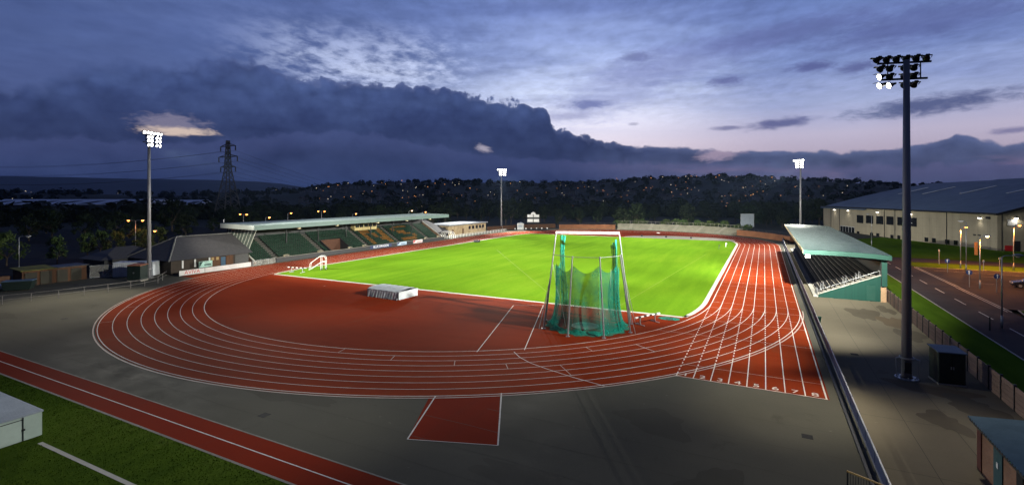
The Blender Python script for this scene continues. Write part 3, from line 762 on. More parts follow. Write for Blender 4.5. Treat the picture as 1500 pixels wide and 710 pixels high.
def net_panel(a, c, name, m, zt0, zt1, r0, rb, sag, folds, nu=14, nv=10):
    b = MB(); rg = random.Random(int(a))
    ph = rg.random()*6
    for j in range(nv+1):
        v = j/nv
        for i in range(nu+1):
            u = i/nu
            A = ring(a, rb+(r0-rb)*v, 0); C = ring(c, rb+(r0-rb)*v, 0)
            ztop = zt0+(zt1-zt0)*u - sag*math.sin(PI*u)
            p = A.lerp(C, u); z = .03+(ztop-.03)*v
            rad = Vector((p.x-HC[0], p.y-HC[1], 0)); rad.normalize()
            off = -.35*math.sin(PI*v)*(1-v)*.9 + folds*math.sin(u*9+ph+v*2)*(.3+.7*(1-v)) + .25*(1-v)**3
            q = p + rad*off; b.v.append((q.x, q.y, z))
    for j in range(nv):
        for i in range(nu):
            q = j*(nu+1)+i; b.f.append([q,q+1,q+nu+2,q+nu+1]); b.m.append(0)
    return b.build(name, m, cage, True)
for a, c in ((178,222),(222,266),(266,308),(308,352),(352,392)):
    net_panel(a, c, 'net_panel', M['net'], 6.75, 6.75, 3.45, 3.75, .75, .10)
for a, c in ((166,196),(342,372)): net_panel(a, c, 'net_panel', M['net'], 6.6, 6.4, 3.4, 3.7, .5, .16)
# gathered skirt of net on the ground
b = MB(); rg = random.Random(5); N_ = 70
for i in range(N_+1):
    a = 172+ (398-172)*i/N_
    for j, (r, z) in enumerate(((3.2,.03),(3.5,.22),(3.8,.42),(4.1,.16),(4.3,.03))):
        p = ring(a, r+.2*math.sin(i*.9+j)+rg.uniform(-.08,.08), z*(.65+.5*rg.random())+.01); b.v.append(tuple(p))
for i in range(N_):
    for j in range(4):
        q = i*5+j; b.f.append([q,q+1,q+6,q+5]); b.m.append(0)
b.build('net_skirt', M['net'], cage, True)
# swinging gate nets, narrow strips hung at the mouth
for a0, a1, z0, z1 in ((160,146,9.4,9.2),(48,66,9.0,8.2)):
    b = MB(); P0 = ring(a0, 3.7, 0); P1 = ring(a1, 3.4, 0)
    for j in range(13):
        for i in range(9):
            u = i/8; p = P0.lerp(P1, u*(.75+.25*math.sin(j*.5))) + Vector((.10*math.sin(i*1.9+j*.3), .12*math.cos(i*2.3), 0))
            b.v.append((p.x, p.y, .03+(z0+(z1-z0)*u)*j/12))
    for j in range(12):
        for i in range(8):
            q = j*9+i; b.f.append([q,q+1,q+10,q+9]); b.m.append(0)
    b.build('gate_net', M['net'], cage, True)
k = MB()
for a0, tp in ((200,5),(330,5)):
    pts = [ring(a0,3.6,6.4), ring(a0+6,3.2,4.), ring(a0+14,2.6,1.6), ring(a0+22,2.4,.05)]
    k.path(pts, .018, 5)
k.build('tie_rope', M['white'], cage, True)
MB().lathe((HC[0]-.1,HC[1]-.3,.012), [(1.45,0),(1.45,.035),(1.35,.04),(.001,.04)], 32).build('throwing_circle', M['conc'], cage)

# ------------------------------------------------------------------ infield equipment
t = thing('landing_mat', 'grey tarpaulin covered landing mat with a draped front on the red infield', 'landing mat', (-45.7,53.6,.012), R(-4))
top_ = [(-2.9,-1.55,.95),(2.75,-1.75,.92),(2.75,1.9,.95),(-2.9,1.9,.95)]
b = MB(); nx, ny = 16, 10
for j in range(ny+1):
    for i in range(nx+1):
        x = -2.95+5.75*i/nx; y = -1.7+3.7*j/ny; z = 1.02+.22*math.sin(PI*j/ny)**.7+.05*math.sin(i*2.1+j)*.6
        b.v.append((x,y,z))
for j in range(ny):
    for i in range(nx):
        q = j*(nx+1)+i; b.f.append([q,q+1,q+nx+2,q+nx+1]); b.m.append(0)
b.build('cover_top', M['tarp'], t, True, True)
b = MB()
for s, xs in ((1,2.8),(-1,-2.95)): b.prism([(-1.7,0),(2.0,0),(2.0,1.02),(-1.7,1.02)], 'x', xs-.04, xs+.04)
b.box(-2.9,2.75,1.94,2.0,0,1.02); b.build('side_cover', M['tarp'], t, False, True)
b = MB(); rg = random.Random(2); n_ = 64
for i in range(n_+1):
    x = -2.9+5.65*i/n_; o = .16*math.sin(i*1.15)+.09*math.sin(i*2.7+1)
    b.v += [(x,-1.68,1.0),(x+.05*math.sin(i),-1.75+o*.5,.55),(x+.1*math.sin(i*.7),-1.85+o*1.2,.02)]
for i in range(n_):
    for j in range(2):
        q = i*3+j; b.f.append([q,q+1,q+4,q+3]); b.m.append(0)
b.build('draped_front', M['tarpd'], t, True, True)
MB().box(-2.7,2.6,-1.5,1.8,.05,.9).build('foam_core', M['dark'], t, False, True)

def hurdle(loc, rz, L, label):
    t = thing('steeplechase_barrier', label, 'barrier', loc, rz, 'steeplechase barriers')
    b = MB(); n = 9
    for i in range(n): b.mat(i % 2); b.box(-L/2+L*i/n, -L/2+L*(i+1)/n, -.065, .065, .80, .93)
    b.build('beam', [M['white'], M['black']], t, False, True)
    for s in (-1,1):
        f = MB(); f.box(s*L*.3-.04, s*L*.3+.04, -.05,.05,.05,.8); f.box(s*L*.3-.05, s*L*.3+.05, -.6,.6,.01,.08); f.box(s*L*.3-.03,s*L*.3+.03,-.03,.45,.1,.14)
        f.build('foot', M['galv'], t, False, True)
    return t
hurdle((-11.2,54.4,.012), math.atan2(3.1,1.7), 3.96, 'black and white striped barrier beside the throwing cage')
hurdle((-74.9,62.2,.02), R(10), 3.96, 'black and white striped barrier at the far left grass corner')
# heap of green net by the barrier
b = MB(); rg = random.Random(9)
for j in range(6):
    for i in range(14):
        rr_ = .95*(1-j/5.); b.v.append((-9.5+rr_*math.cos(2*PI*i/14)*1.25+rg.uniform(-.07,.07), 57.6+rr_*math.sin(2*PI*i/14)*.8+rg.uniform(-.07,.07), .02+.09*(j/5.)+rg.uniform(0,.05)))
for j in range(5):
    for i in range(14): b.f.append([j*14+i,j*14+(i+1)%14,(j+1)*14+(i+1)%14,(j+1)*14+i]); b.m.append(0)
tag(b.build('folded_net', M['netfold'], None, True), 'small heap of green net on the grass edge by the striped barrier', 'net')

t = thing('judges_stand', 'white tubular steel judges stand with steps at the left grass edge', 'judges stand', (-73.9,66.3,.02), R(-55))
b = MB()
for i in range(5): b.box(-.45,.45,-1.5+.42*i,-1.12+.42*i,.28*i+.25,.28*i+.3)
b.build('steps', M['galv'], t, False, True)
for s in (-.5,.5):
    b = MB(); b.path([(s,-1.7,.02),(s,-1.5,1.3),(s,.2,2.55),(s,.9,2.55),(s,1.2,2.2),(s,1.2,.02)], .03, 8); b.tube((s,-1.6,.1),(s,.5,1.5),.03,.03,8); b.path([(s,.5,1.5),(s,1.2,1.5)], .04); b.tube((s,.4,1.5),(s,.4,.02),.04,.04); b.tube((s,.4,1.5),(s,.4,2.5),.035,.035)
    b.build('side_frame', M['white'], t, False, True)
b = MB()
for z_ in (.1,1.2,1.5,2.55): b.tube((-.5,1.2,z_ if z_ < 2 else 2.2),(.5,1.2,z_ if z_ < 2 else 2.2),.035,.035)
b.build('cross_tube', M['white'], t, False, True)
b = MB()
for x in (-.5,.5):
    for y in (.4,1.2): b.tube((x-.03,y,.14),(x+.03,y,.14),.13,.13,10)
b.build('wheel', M['rubber'], t, False, True)

def small(name, label, cat, mb, m, loc, rz=0, group=None):
    o = mb.build(name, m, None); o.location = loc; o.rotation_euler = (0,0,rz); return tag(o, label, cat, group)
# little lane markers at the far bend
b = MB(); b.prism([(-.25,0),(.25,0),(.18,.5),(-.18,.5)], 'y', -.18, .18)
pm = None
for i in range(8):
    x, y = -97.+2.35*i*.95, 178.5+i*1.15
    x, y = -93.5+1.75*i, 182.2+1.5*i
    if pm is None: pm = small('lane_box', 'small white lane marker box in a row on the far bend', 'lane box', b, M['white'], (x,y,.012), R(30), 'lane boxes on the far bend')
    else: q = pm.copy(); COL.objects.link(q); q.location = (x,y,.012)
t = thing('lying_tube', 'dark roller lying on the grass edge before the flat roofed block', 'roller', (-76.2,127.,.02), R(100))
MB().tube((0,-.9,.32),(0,.9,.32),.32,.32,14).build('drum', M['black'], t, False, True)
MB().path([(0,-1.,.32),(.5,-1.,.5),(1.3,0,.6),(.5,1.,.5),(0,1.,.32)], .04).build('pull_handle', M['black'], t, False, True)
t.name = 'lawn_roller'
for i, (x, y, m_, lb) in enumerate([(-9.2,145.5,'white','white corner marker post at the right grass edge'),(-10.4,138.6,'black','short dark marker post near the right grass edge')]):
    b = MB(); b.tube((0,0,0),(0,0,1.15),.06,.05,8); b.obox((.14,0,.95),(.14,0,0),(0,.01,0),(0,0,.12)); small('marker_post', lb, 'marker post', b, M[m_], (x,y,.02))
for i, (x, y) in enumerate([(-37,170.2),(-29,170.),(-21,168.8)]):
    b = MB(); b.prism([(-.3,0),(.3,0),(.22,.55),(-.22,.55)], 'y', -.2,.2)
    small('distance_marker', ['dark distance marker board, leftmost of three by the far fan','dark distance marker board, middle of three by the far fan','dark distance marker board, rightmost of three by the far fan'][i], 'marker board', b, M['black'], (x,y,.02), 0, 'distance markers by the far fan')
b = MB()
for s in (-1,1): b.prism([(-.5,0),(.5,0),(.42,.1),(-.42,.1)], 'y', s*.75-.7, s*.75+.7)
small('take_off_board', 'white board lying flat on the far red track', 'take-off board', b, M['white'], (-35.,189.,.012), .3)

# ------------------------------------------------------------------ right side: barrier, gate, bin, panel fence
t = thing('track_barrier', 'long low barrier with dark blue boards and pale rails along the right straight', 'barrier', (4.95,100,.0))
b = MB(); b.box(4.92,4.98,20,176,1.02,1.10); b.build('top_rail', M['galv'], t)
b = MB(); b.box(4.90,4.96,20,176,.26,.33); b.build('bottom_rail', M['galv'], t)
y = 20.; pm = None
while y < 176:
    if pm is None:
        pm = MB().box(-.04,.04,-.04,.04,0,1.02).build('post', M['black'], t, False, True)
    else: pm = dup(pm, parent=t)
    pm.location = (.06, y-100, 0); y += 2.6
y = 20.05; pm = None
while y < 174:
    if pm is None: pm = MB().box(-.012,.012,0,2.5,.36,1.0).build('board', M['navy'], t, False, True)
    else: pm = dup(pm, parent=t)
    pm.location = (0, y-100, 0); y += 2.6
b = MB(); b.box(4.52,4.66,20,176,.0,.12); b.build('base_strip', M['black'], t)  # black strip along the barrier foot

t = thing('pedestrian_gate', 'tan topped mesh gate at the bottom edge beside the long barrier', 'gate', (3.4,27.4,0), math.atan2(-.75,1.45))
b = MB(); b.box(0,1.55,-.03,.03,1.06,1.12); b.build('hand_rail', M['pipe'], t, False, True)
b = MB(); b.box(0,.05,-.025,.025,0,1.06); b.box(1.5,1.55,-.025,.025,0,1.06); b.box(.05,1.5,-.02,.02,.1,.14); b.build('gate_frame', M['black'], t, False, True)
b = MB()
for i in range(13): b.box(.14+.105*i,.155+.105*i,-.008,.008,.14,1.06)
b.build('bar_infill', M['black'], t, False, True)

t = thing('litter_bin', 'small green litter bin hung on the long barrier', 'litter bin', (5.25,62.5,0))
MB().lathe((0,0,.25), [(.17,0),(.22,.55),(.24,.56),(.2,.55),(.17,.1)], 14).build('bin_body', M['teal'], t, True, True)
MB().box(-.03,.03,-.03,.03,0,.3).build('stem', M['black'], t, False, True)

t = thing('panel_fence', 'long brown concrete panel fence with dark posts beside the verge', 'fence', (14.3,80,0))
pp = bp = None; y = 14.; i = 0
while y < 176:
    if pp is None:
        b = MB()
        for k_ in range(5): b.box(-.03,.03,.06,2.0,.32*k_+.02,.32*k_+.325)
        pp = b.build('fence_panel', mat('stained_fence_planks', (.20,.135,.105), .85, .35, .7, stretch=(1,.3,3)), t, False, True, .008)
        bp = MB().box(-.07,.07,-.06,.06,0,1.72).build('fence_post', M['black'], t, False, True)
    else: pp = dup(pp, parent=t); bp = dup(bp, parent=t)
    pp.location = (0, y-80, 0); bp.location = (0, y-80, 0); y += 2.06

def cabinet(loc, rz, sx, sy, h, label, lid, m=None):
    t = thing('electrical_cabinet', label, 'electrical cabinet', loc, rz)
    m = m or M['cabinet']
    MB().box(-sx,sx,-sy,sy,.1,h).build('body', m, t, False, True, .02)
    MB().box(-sx-.04,sx+.04,-sy-.04,sy+.04,0,.1).build('plinth', M['conc'], t, False, True)
    MB().add([(-sx-.08,-sy-.1,h-.02),(sx+.08,-sy-.1,h-.02),(sx+.08,sy+.1,h+.1),(-sx-.08,sy+.1,h+.1),(-sx-.08,-sy-.1,h+.06),(sx+.08,-sy-.1,h+.06),(sx+.08,sy+.1,h+.18),(-sx-.08,sy+.1,h+.18)],
             [(3,2,1,0),(4,5,6,7),(0,1,5,4),(1,2,6,5),(2,3,7,6),(3,0,4,7)]).build('lid', lid, t, False, True)
    for s in (-1,1):
        dr = MB().box(s*sx/2-sx/2+.03, s*sx/2+sx/2-.03, -sy-.03,-sy-.002,.2,h-.12).build('door', m, t, False, True)
        MB().box(-s*.05-.03+s*.12,-s*.05+.03+s*.12,-sy-.07,-sy-.03,h*.5,h*.5+.2).build('handle', M['galv'], dr, False, True)
    return t
cabinet((12.05,47.3,.002), R(8), .8, .75, 2.35, 'dark green steel cabinet with blue grey lid beside the nearest mast', M['cabtop'])
cabinet((-91.0,44.6,0), R(25), 1.1, .8, 2.5, 'dark steel cabinet with orange top beside the left mast', mat('orange_lid', (.35,.13,.05), .6, .2, 1.))  # lid has an orange base colour

# brick kiosk at the bottom right
t = thing('brick_kiosk', 'small brick kiosk with blue grey corrugated roof at the bottom right corner', 'kiosk', (11.3,30.,.002))
x0, x1, ya, yb, hz = 9.62, 13.6, 27.2, 33.15, 2.35
b = MB(); 
b.box(x0,x0+.2,ya,yb,0,hz); b.box(x1-.2,x1,ya,yb,0,hz+.15); b.box(x0+.2,x1-.2,ya,ya+.2,0,hz); b.box(x0+.2,x1-.2,yb-.2,yb,0,hz); b.build('wall', M['brick'], t)
b = MB(); n_ = 26
for i in range(n_*4+1):
    y = ya-.3+(yb-ya+.6)*i/(n_*4); z = .055*math.sin(i*PI/2)
    b.v += [(x0-.28,y,hz+.10+z),(x1+.25,y,hz+.48+z)]
for i in range(n_*4): b.f.append([2*i,2*i+1,2*i+3,2*i+2]); b.m.append(0)
b.build('roof', M['corr'], t)
b = MB(); b.box(x0-.22,x0-.16,ya-.28,yb+.28,hz-.1,hz+.07); b.box(x0-.16,x1+.2,yb+.2,yb+.26,hz-.05,hz+.1); b.build('fascia_board', M['black'], t)
dr = MB().box(x0-.05,x0-.01,30.0,30.95,.05,2.05).build('door', mat('dark_blue_green_door', (.02,.06,.07), .6, .2, 1.), t)
MB().box(x0-.08,x0-.05,30.35,30.55,1.25,1.5).build('notice', M['offwhite'], dr)
b = MB(); b.box(x0-.04,x0-.01,28.0,28.6,.05,2.05); b.build('doorway', M['dark'], t)
MB().box(x0-.05,x0-.01,32.45,32.95,.05,2.1).build('boarded_window', mat('dark_red_board', (.07,.02,.015), .7, .2, 1.), t)
MB().box(x0-.4,x0-.02,29.9,31.05,0,.06).build('door_step', M['conc'], t)

# ------------------------------------------------------------------ right stand
t = thing('terrace_stand', 'teal roofed terrace stand with black benches beside the right straight', 'stand', (9.8,112,0))
NS, xa, dx, dz = 12, 6.6, .56, .25
YA, YB = 79.2, 147.
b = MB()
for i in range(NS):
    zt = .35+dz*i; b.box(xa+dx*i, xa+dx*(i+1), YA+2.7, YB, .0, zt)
b.build('covered_steps', mat('shade_dark_concrete', (.045,.042,.038), .9, .3, .6), t)  # darker copy of the concrete paints the shade under the roof
b = MB()
for i in range(NS):
    zt = .35+dz*i; b.box(xa+dx*i, xa+dx*(i+1), YA+.25, YA+2.699, .0, zt)
b.build('concrete_steps', M['conc'], t)
b = MB()
for i in range(NS): b.box(xa+dx*i-.003, xa+dx*i+.10, YA+.26, YB-.01, .35+dz*i+.003, .35+dz*i+.02)
b.build('step_nosing', mat('lit_step_edge', (.34,.32,.27), .8, .15, .5), t)  # pale strips paint the light caught on the step edges
for i in range(NS):
    b = MB(); zt = .35+dz*i
    b.box(xa+dx*i+.14, xa+dx*i+.50, YA+3.0, YB-.3, zt+.15, zt+.22)
    yy = YA+3.2
    while yy < YB-.4: b.box(xa+dx*i+.25, xa+dx*i+.37, yy, yy+.08, zt+.004, zt+.15); yy += 2.
    b.build('bench', M['seatdark'], t)
b = MB(); b.prism([(xa-.1,0),(xa+dx*NS+.2,0),(xa+dx*NS+.2,.35+dz*NS+.0),(xa+.1,.42)], 'y', YA, YA+.22); b.build('side_wall', mat('teal_ribbed_cladding', (.006,.048,.036), .5, .12, .6, bump=.3, stretch=(8,8,.2)), t)
b = MB(); b.prism([(xa-.1,.36),(xa+.1,.46),(xa+dx*NS+.2,.35+dz*NS+.04),(xa+dx*NS+.2,.35+dz*NS+.16),(xa-.1,.46)], 'y', YA-.04, YA+.27); b.build('wall_coping', M['kerb'], t)
b = MB(); b.box(xa+dx*NS-1.3,xa+dx*NS-.4,YA-.03,YA-.004,.03,2.0); b.build('door', M['teal'], t)
b = MB(); b.box(13.5,14.1,YA-.05,YA+.4,0,1.9); b.build('brick_pier', mat('buff_brick_pier', (.34,.22,.13), .9, .25, 3.), t)
b = MB()
for i in range(int((YB-YA)/1.)): pass
b.box(13.55,13.7,YA+.3,YB,0,6.); b.box(xa+.5,13.55,YB-.15,YB,0,6.1); b.build('back_wall', M['black'], t)
b = MB(); b.box(13.62,14.2,YA+.02,YA+.5,2.0,6.); b.build('corner_post', M['teal'], t)
# roof: one slightly curved sheet, ribs as shallow standing seams, deep teal fascia
RY0, RY1 = 78.5, 147.6
prof = [(4.77,6.42),(6.5,6.44),(8.6,6.42),(10.6,6.36),(12.6,6.26),(14.55,6.10)]
b = MB()
for j in range(2):
    for x, z in prof: b.v.append((x,(RY0,RY1)[j],z))
n = len(prof)
for i in range(n-1): b.f.append([i,i+1,n+i+1,n+i]); b.m.append(0)
yy = RY0+.5
while yy < RY1:
    for i in range(n-1): b.obox(((prof[i][0]+prof[i+1][0])/2,yy,(prof[i][1]+prof[i+1][1])/2+.015), ((prof[i+1][0]-prof[i][0])/2,0,(prof[i+1][1]-prof[i][1])/2), (0,.02,0), (0,0,.02))
    yy += 1.0
b.build('roof', M['roofteal'], t)
pz = [(x,z-.02) for x,z in prof]
for q0, q1 in ((RY0-.06,RY0+.02),(RY1,RY1+.06)): MB().prism(pz+[(x,z-.62) for x,z in reversed(prof)], 'y', q0, q1).build('end_fascia', M['teal'], t)
b = MB(); b.box(4.70,4.79,RY0-.06,RY1+.06,6.02,6.40); b.build('front_fascia', mat('lit_edge_fascia', (.50,.42,.25), .6, .15, .5), t)  # cream colour paints the lit underside edge of the roof
b = MB(); b.box(5.2,14.3,RY0+.2,RY1-.2,5.86,5.9); b.build('soffit', M['black'], t)
yy = RY0+1.; 
while yy < RY1:
    b = MB(); b.prism([(5.0,6.2),(13.6,5.8),(13.6,5.2),(5.0,5.95)], 'y', yy, yy+.18); b.build('roof_beam', M['black'], t); yy += 8.2
b = MB(); b.box(5.02,5.6,RY0+.0,RY0+.35,5.35,6.3); b.build('roof_bracket', M['white'], t)
pm = None
for x, z, yy in ((7.0,.6,YA+2.2),(7.3,.85,YA+2.4),(9.6,1.75,YA+2.0),(9.95,1.85,YA+2.3),(11.,2.3,YA+1.7),(11.4,2.55,YA+2.)):
    b = MB(); b.tube((x,yy,z),(x,yy,z+1.05),.035,.035,8); b.path([(x,yy,z+1.0),(x+.02,yy-.9,z+1.0),(x+.02,yy-.9,z+.02)], .03, 6); b.build('crush_barrier', M['galv'], t)
b = MB()
for i in range(8):
    f = i/7.; x = xa+.1+(dx*NS)*f; z = .45+dz*NS*f; b.tube((x,YA+.12,z),(x,YA+.12,z+.55),.025,.025,6)
b.tube((xa+.1,YA+.12,1.0),(xa+.1+dx*NS,YA+.12,1.0+dz*NS),.03,.03,6); b.build('side_rail', M['galv'], t)
b = MB()
for i in range(6): b.tube((xa-.3,YA+.6+i*.42,0),(xa+.02,YA+.3+i*.42,.95),.03,.03,6)
b.tube((xa-.1,YA+.4,.85),(xa-.1,YA+3.,.85),.03,.03,6); b.build('front_rail', M['galv'], t)
b = MB(); b.box(6.0,xa,YA+.1,YB,0,.22); b.build('front_kerb', M['kerb'], t)

# ------------------------------------------------------------------ left grandstand
t = thing('grandstand', 'long covered grandstand with green and amber seats beside the left straight', 'grandstand', (-95,98,0))
GA, GB = 65.6, 131.5
NR, gx, gdx, gz, gdz = 12, -91.9, .62, .30, .37
b = MB()
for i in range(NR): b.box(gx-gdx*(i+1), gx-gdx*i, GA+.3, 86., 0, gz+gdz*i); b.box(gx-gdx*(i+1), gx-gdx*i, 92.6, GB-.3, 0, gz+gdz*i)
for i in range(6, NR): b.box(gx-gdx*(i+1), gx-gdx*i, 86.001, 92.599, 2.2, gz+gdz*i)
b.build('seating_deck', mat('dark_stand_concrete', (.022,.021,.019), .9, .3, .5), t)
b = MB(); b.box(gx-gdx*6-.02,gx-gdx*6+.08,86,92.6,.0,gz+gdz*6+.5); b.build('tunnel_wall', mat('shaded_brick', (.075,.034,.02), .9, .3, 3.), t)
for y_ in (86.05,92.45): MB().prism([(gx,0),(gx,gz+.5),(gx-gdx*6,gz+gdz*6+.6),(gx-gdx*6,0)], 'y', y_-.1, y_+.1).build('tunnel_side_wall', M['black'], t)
b = MB(); b.box(-90.1,-89.95,GA+4.,130.,0,.95); b.build('front_wall', M['black'], t)
b = MB(); b.box(-90.16,-89.9,GA+4.,130.,.95,1.02); b.build('wall_cap', M['dconc'], t)
AIS = [(70.6,71.8),(83.2,84.4),(86.,92.6),(98.2,99.2),(110.6,111.7),(124.5,125.4)]
for a, c in AIS:
    if c-a > 3: continue
    b = MB()
    for i in range(NR):
        b.box(gx-gdx*i-.31, gx-gdx*i, a+.05, c-.05, gz+gdz*i+.002, gz+gdz*i+.18)
    b.build('aisle_steps', mat('grey_aisle_concrete', (.075,.07,.06), .9, .3, .5), t)
GLY = {'N': ["1...1","11..1","11..1","1.1.1","1.1.1","1..11","1..11","1...1"], 'S': [".1111","1....","1....",".11..","..11.","....1","....1","1111."]}
def seat_col(y, r):
    for ch, ya_, yb_ in (('N',101.,109.6),('S',113.6,121.8)):
        if ya_ <= y < yb_ and 1 <= r <= 10:
            c = int((y-ya_)/(yb_-ya_)*5); rr_ = 7-int((r-1)/10*8)
            if GLY[ch][rr_][c] == '1': return 1
    return 0
def seat(mb, x, y, z):
    mb.box(x-.40,x-.06,y-.19,y+.19,z+.36,z+.41); mb.add([(x-.43,y-.18,z+.38),(x-.43,y+.18,z+.38),(x-.49,y+.17,z+.66),(x-.49,y-.17,z+.66),(x-.46,y-.18,z+.38),(x-.46,y+.18,z+.38),(x-.52,y+.17,z+.66),(x-.52,y-.17,z+.66)],
        [(0,1,2,3),(7,6,5,4),(3,2,6,7),(0,3,7,4),(1,5,6,2)]); mb.box(x-.45,x-.36,y-.04,y+.04,z,z+.36)
allseats = []
for r in range(NR):
    y = GA+.8
    while y < GB-.8:
        if not any(a-.2 < y < c+.2 and not (c-a > 3 and r >= 7) for a, c in AIS) and not (100 < y < 108 and r > 10): allseats.append((y, r))
        y += .5
allseats.sort(key=lambda s: s[0]+s[1]*1.2)
near, rest = allseats[:100], allseats[100:]
sm = MB(); seat(sm, 0, 0, 0); pm = None
for y, r in near:
    if pm is None: pm = sm.build('seat', M['seatgreen'], t, False, True)
    else: pm = dup(pm, parent=t)
    pm.location = Vector((gx-gdx*r+.02, y, gz+gdz*r))-t.location
b = MB()
for y, r in rest: b.mat(seat_col(y, r)); seat(b, gx-gdx*r+.02, y, gz+gdz*r)
o = b.build('seat_rows', [M['seatgreen'], M['seatyellow']], t); o['kind'] = 'stuff'
bw = MB(); bw.box(-99.9,-99.65,GA,GB,0,7.0); bw.build('back_wall', M['black'], t)
b = MB(); b.box(-99.6,-98.2,100,108.5,4.4,6.5); pb = b.build('press_box', mat('lit_cream_press_box', (.42,.34,.16), .7, .2, 1.), t)  # cream box with its yellow lighting put into the colour
b = MB()
for k_ in range(5): b.box(-98.19,-98.16,100.3+1.65*k_,101.7+1.65*k_,5.2,6.2)
b.build('window', M['glass'], pb)
# end walls: brick under the rake, ribbed screen above it, pale coping
rake0, rake1 = (-91.2,.35), (-99.8,5.45)
for y0_, y1_, main in ((GA-.05,GA+.2,1),(GB-.25,GB,0)):
    MB().prism([(-91.0,0),(-91.0,.5),rake0,rake1,(-99.8,0)], 'y', y0_, y1_).build('end_wall', M['brick'], t)
    b = MB(); b.prism([(-91.0,.5),(-91.0,.66),(rake0[0],.62),(rake1[0],rake1[1]+.26),(rake1[0],rake1[1]+.02),(rake0[0],rake0[1]+.02)], 'y', y0_-.05, y1_+.05); b.build('wall_coping', M['kerb'] if main else M['dconc'], t)
    if main:
        top0, bot0 = Vector((-90.75,0,6.95)), Vector((-93.6,0,1.95))
        b = MB(); b.prism([(-99.7,5.6),(bot0.x,bot0.z),(top0.x,top0.z),(-99.7,7.0)], 'y', GA+.04, GA+.10)
        b.build('glazed_screen', mat('pale_green_screen', (.13,.17,.15), .4, .25, .5), t)
        b = MB()
        for k_ in range(9):
            f = k_/8.; xt = -90.75-8.7*f; xb = bot0.x-(99.6-93.6)*f
            zb = rake0[1]+(rake1[1]-rake0[1])*((rake0[0]-xb)/(rake0[0]-rake1[0]))+.3
            b.tube((xt,GA+.03,6.95),(xb,GA+.03,zb),.09,.09,6)
        b.build('screen_mullion', mat('pale_mullion', (.42,.45,.40), .6, .1, 1.), t)
# roof
RX0, RX1, RYa, RYb = -100.6, -89.9, 64.6, 132.4
b = MB(); b.add([(RX0,RYa,8.05),(RX1,RYa,7.85),(RX1,RYb,7.85),(RX0,RYb,8.05)], [(0,1,2,3)])
yy = RYa+.5
while yy < RYb: b.obox(((RX0+RX1)/2,yy,7.965),((RX1-RX0)/2,0,-.1),(0,.025,0),(0,0,.02)); yy += 1.
b.build('roof', M['roofgrey'], t)
b = MB(); b.box(RX1-.01,RX1+.07,RYa-.06,RYb+.06,6.95,7.88); b.build('front_fascia', M['fascia'], t)
efm = mat('pale_fascia_sheet', (.50,.57,.55), .5, .08, .4)
for q0, q1 in ((RYa-.07,RYa),(RYb,RYb+.07)): MB().prism([(RX0,7.15),(RX1-.012,6.95),(RX1-.012,7.88),(RX0,8.08)], 'y', q0, q1).build('end_fascia', efm, t)
b = MB(); b.box(RX0+.1,RX1-.1,RYa+.1,RYb-.1,7.0,7.06); b.build('soffit', M['black'], t)
yy = 68.
while yy < 131:
    MB().box(-96.4,-96.2,yy,yy+.2,2.6,7.0).build('column', M['black'], t); yy += 9.
b = MB()
for yy in (76.,87.,101.,113.,124.): b.box(-91.5,-91.1,yy,yy+.7,6.5,6.98)
b.build('soffit_lamp', M['cream'], t)
b = MB(); b.tube((-100.4,GA-.4,8.1),(-100.4,GA-.4,8.9),.05,.05); b.build('vent_pipe', M['galv'], t)
# adverts on the front wall
def advert(y0_, y1_, z0, z1, txt, m, tm, label, x=-89.94, size=.5, name='advertising_board'):
    t = thing(name, label, 'advertising board', (x,(y0_+y1_)/2,(z0+z1)/2))
    MB().box(x,x+.05,y0_,y1_,z0,z1).build('panel', m, t)
    if txt:
        mb = MB(); text_mb(txt, size, mb, lambda c: (x+.056, (y0_+y1_)/2+c.x, (z0+z1)/2+c.y)); mb.build('lettering', tm, t)
    elif size > .5:      # unreadable in the photograph: a wedge and bars of colour
        mb = MB(); w_ = y1_-y0_; h_ = z1-z0
        mb.add([(x+.056,y0_+.05,z0+.05),(x+.056,y0_+.3*w_,z1-.05),(x+.056,y0_+.05,z1-.05)], [(0,1,2)]); mb.add([(x+.056,y0_+.38*w_,z0+.3*h_),(x+.056,y1_-.1*w_,z0+.3*h_),(x+.056,y1_-.1*w_,z0+.5*h_),(x+.056,y0_+.38*w_,z0+.5*h_)], [(0,1,2,3)])
        mb.build('printed_marks', tm, t)
    return t
advert(97.0,105.2,.12,.98,'BLUE DRAGON',M['navy'],M['white'],'navy advertising board with white letters on the grandstand front wall',size=.85)
advert(107.5,111.5,.12,1.0,'',mat('pale_blue_board',(.35,.45,.55),.6,.15,.6),M['navy'],'pale blue advertising board on the grandstand front wall',size=.6)
advert(114.5,118.8,.12,1.0,'',mat('pale_pink_board',(.6,.5,.5),.6,.15,.6),M['red'],'pale pink board with red marks on the grandstand front wall',size=.6)
rg = random.Random(4)
for i, y in enumerate((72.,81.,90.2,95.,120.6,127.)):
    t = thing('seat_bundle', 'cream speaker box on top of the grandstand front wall', 'speaker', (-90.0,y,1.02), 0, 'cream boxes on the grandstand front wall'); t.name = 'speaker_box'
    MB().prism([(-.2,0),(.2,0),(.28,.32),(-.25,.38)], 'y', -.55,.55).build('case', M['cream'], t, False, True); MB().box(.24,.29,-.48,.48,.05,.3).build('grille', M['black'], t, False, True)
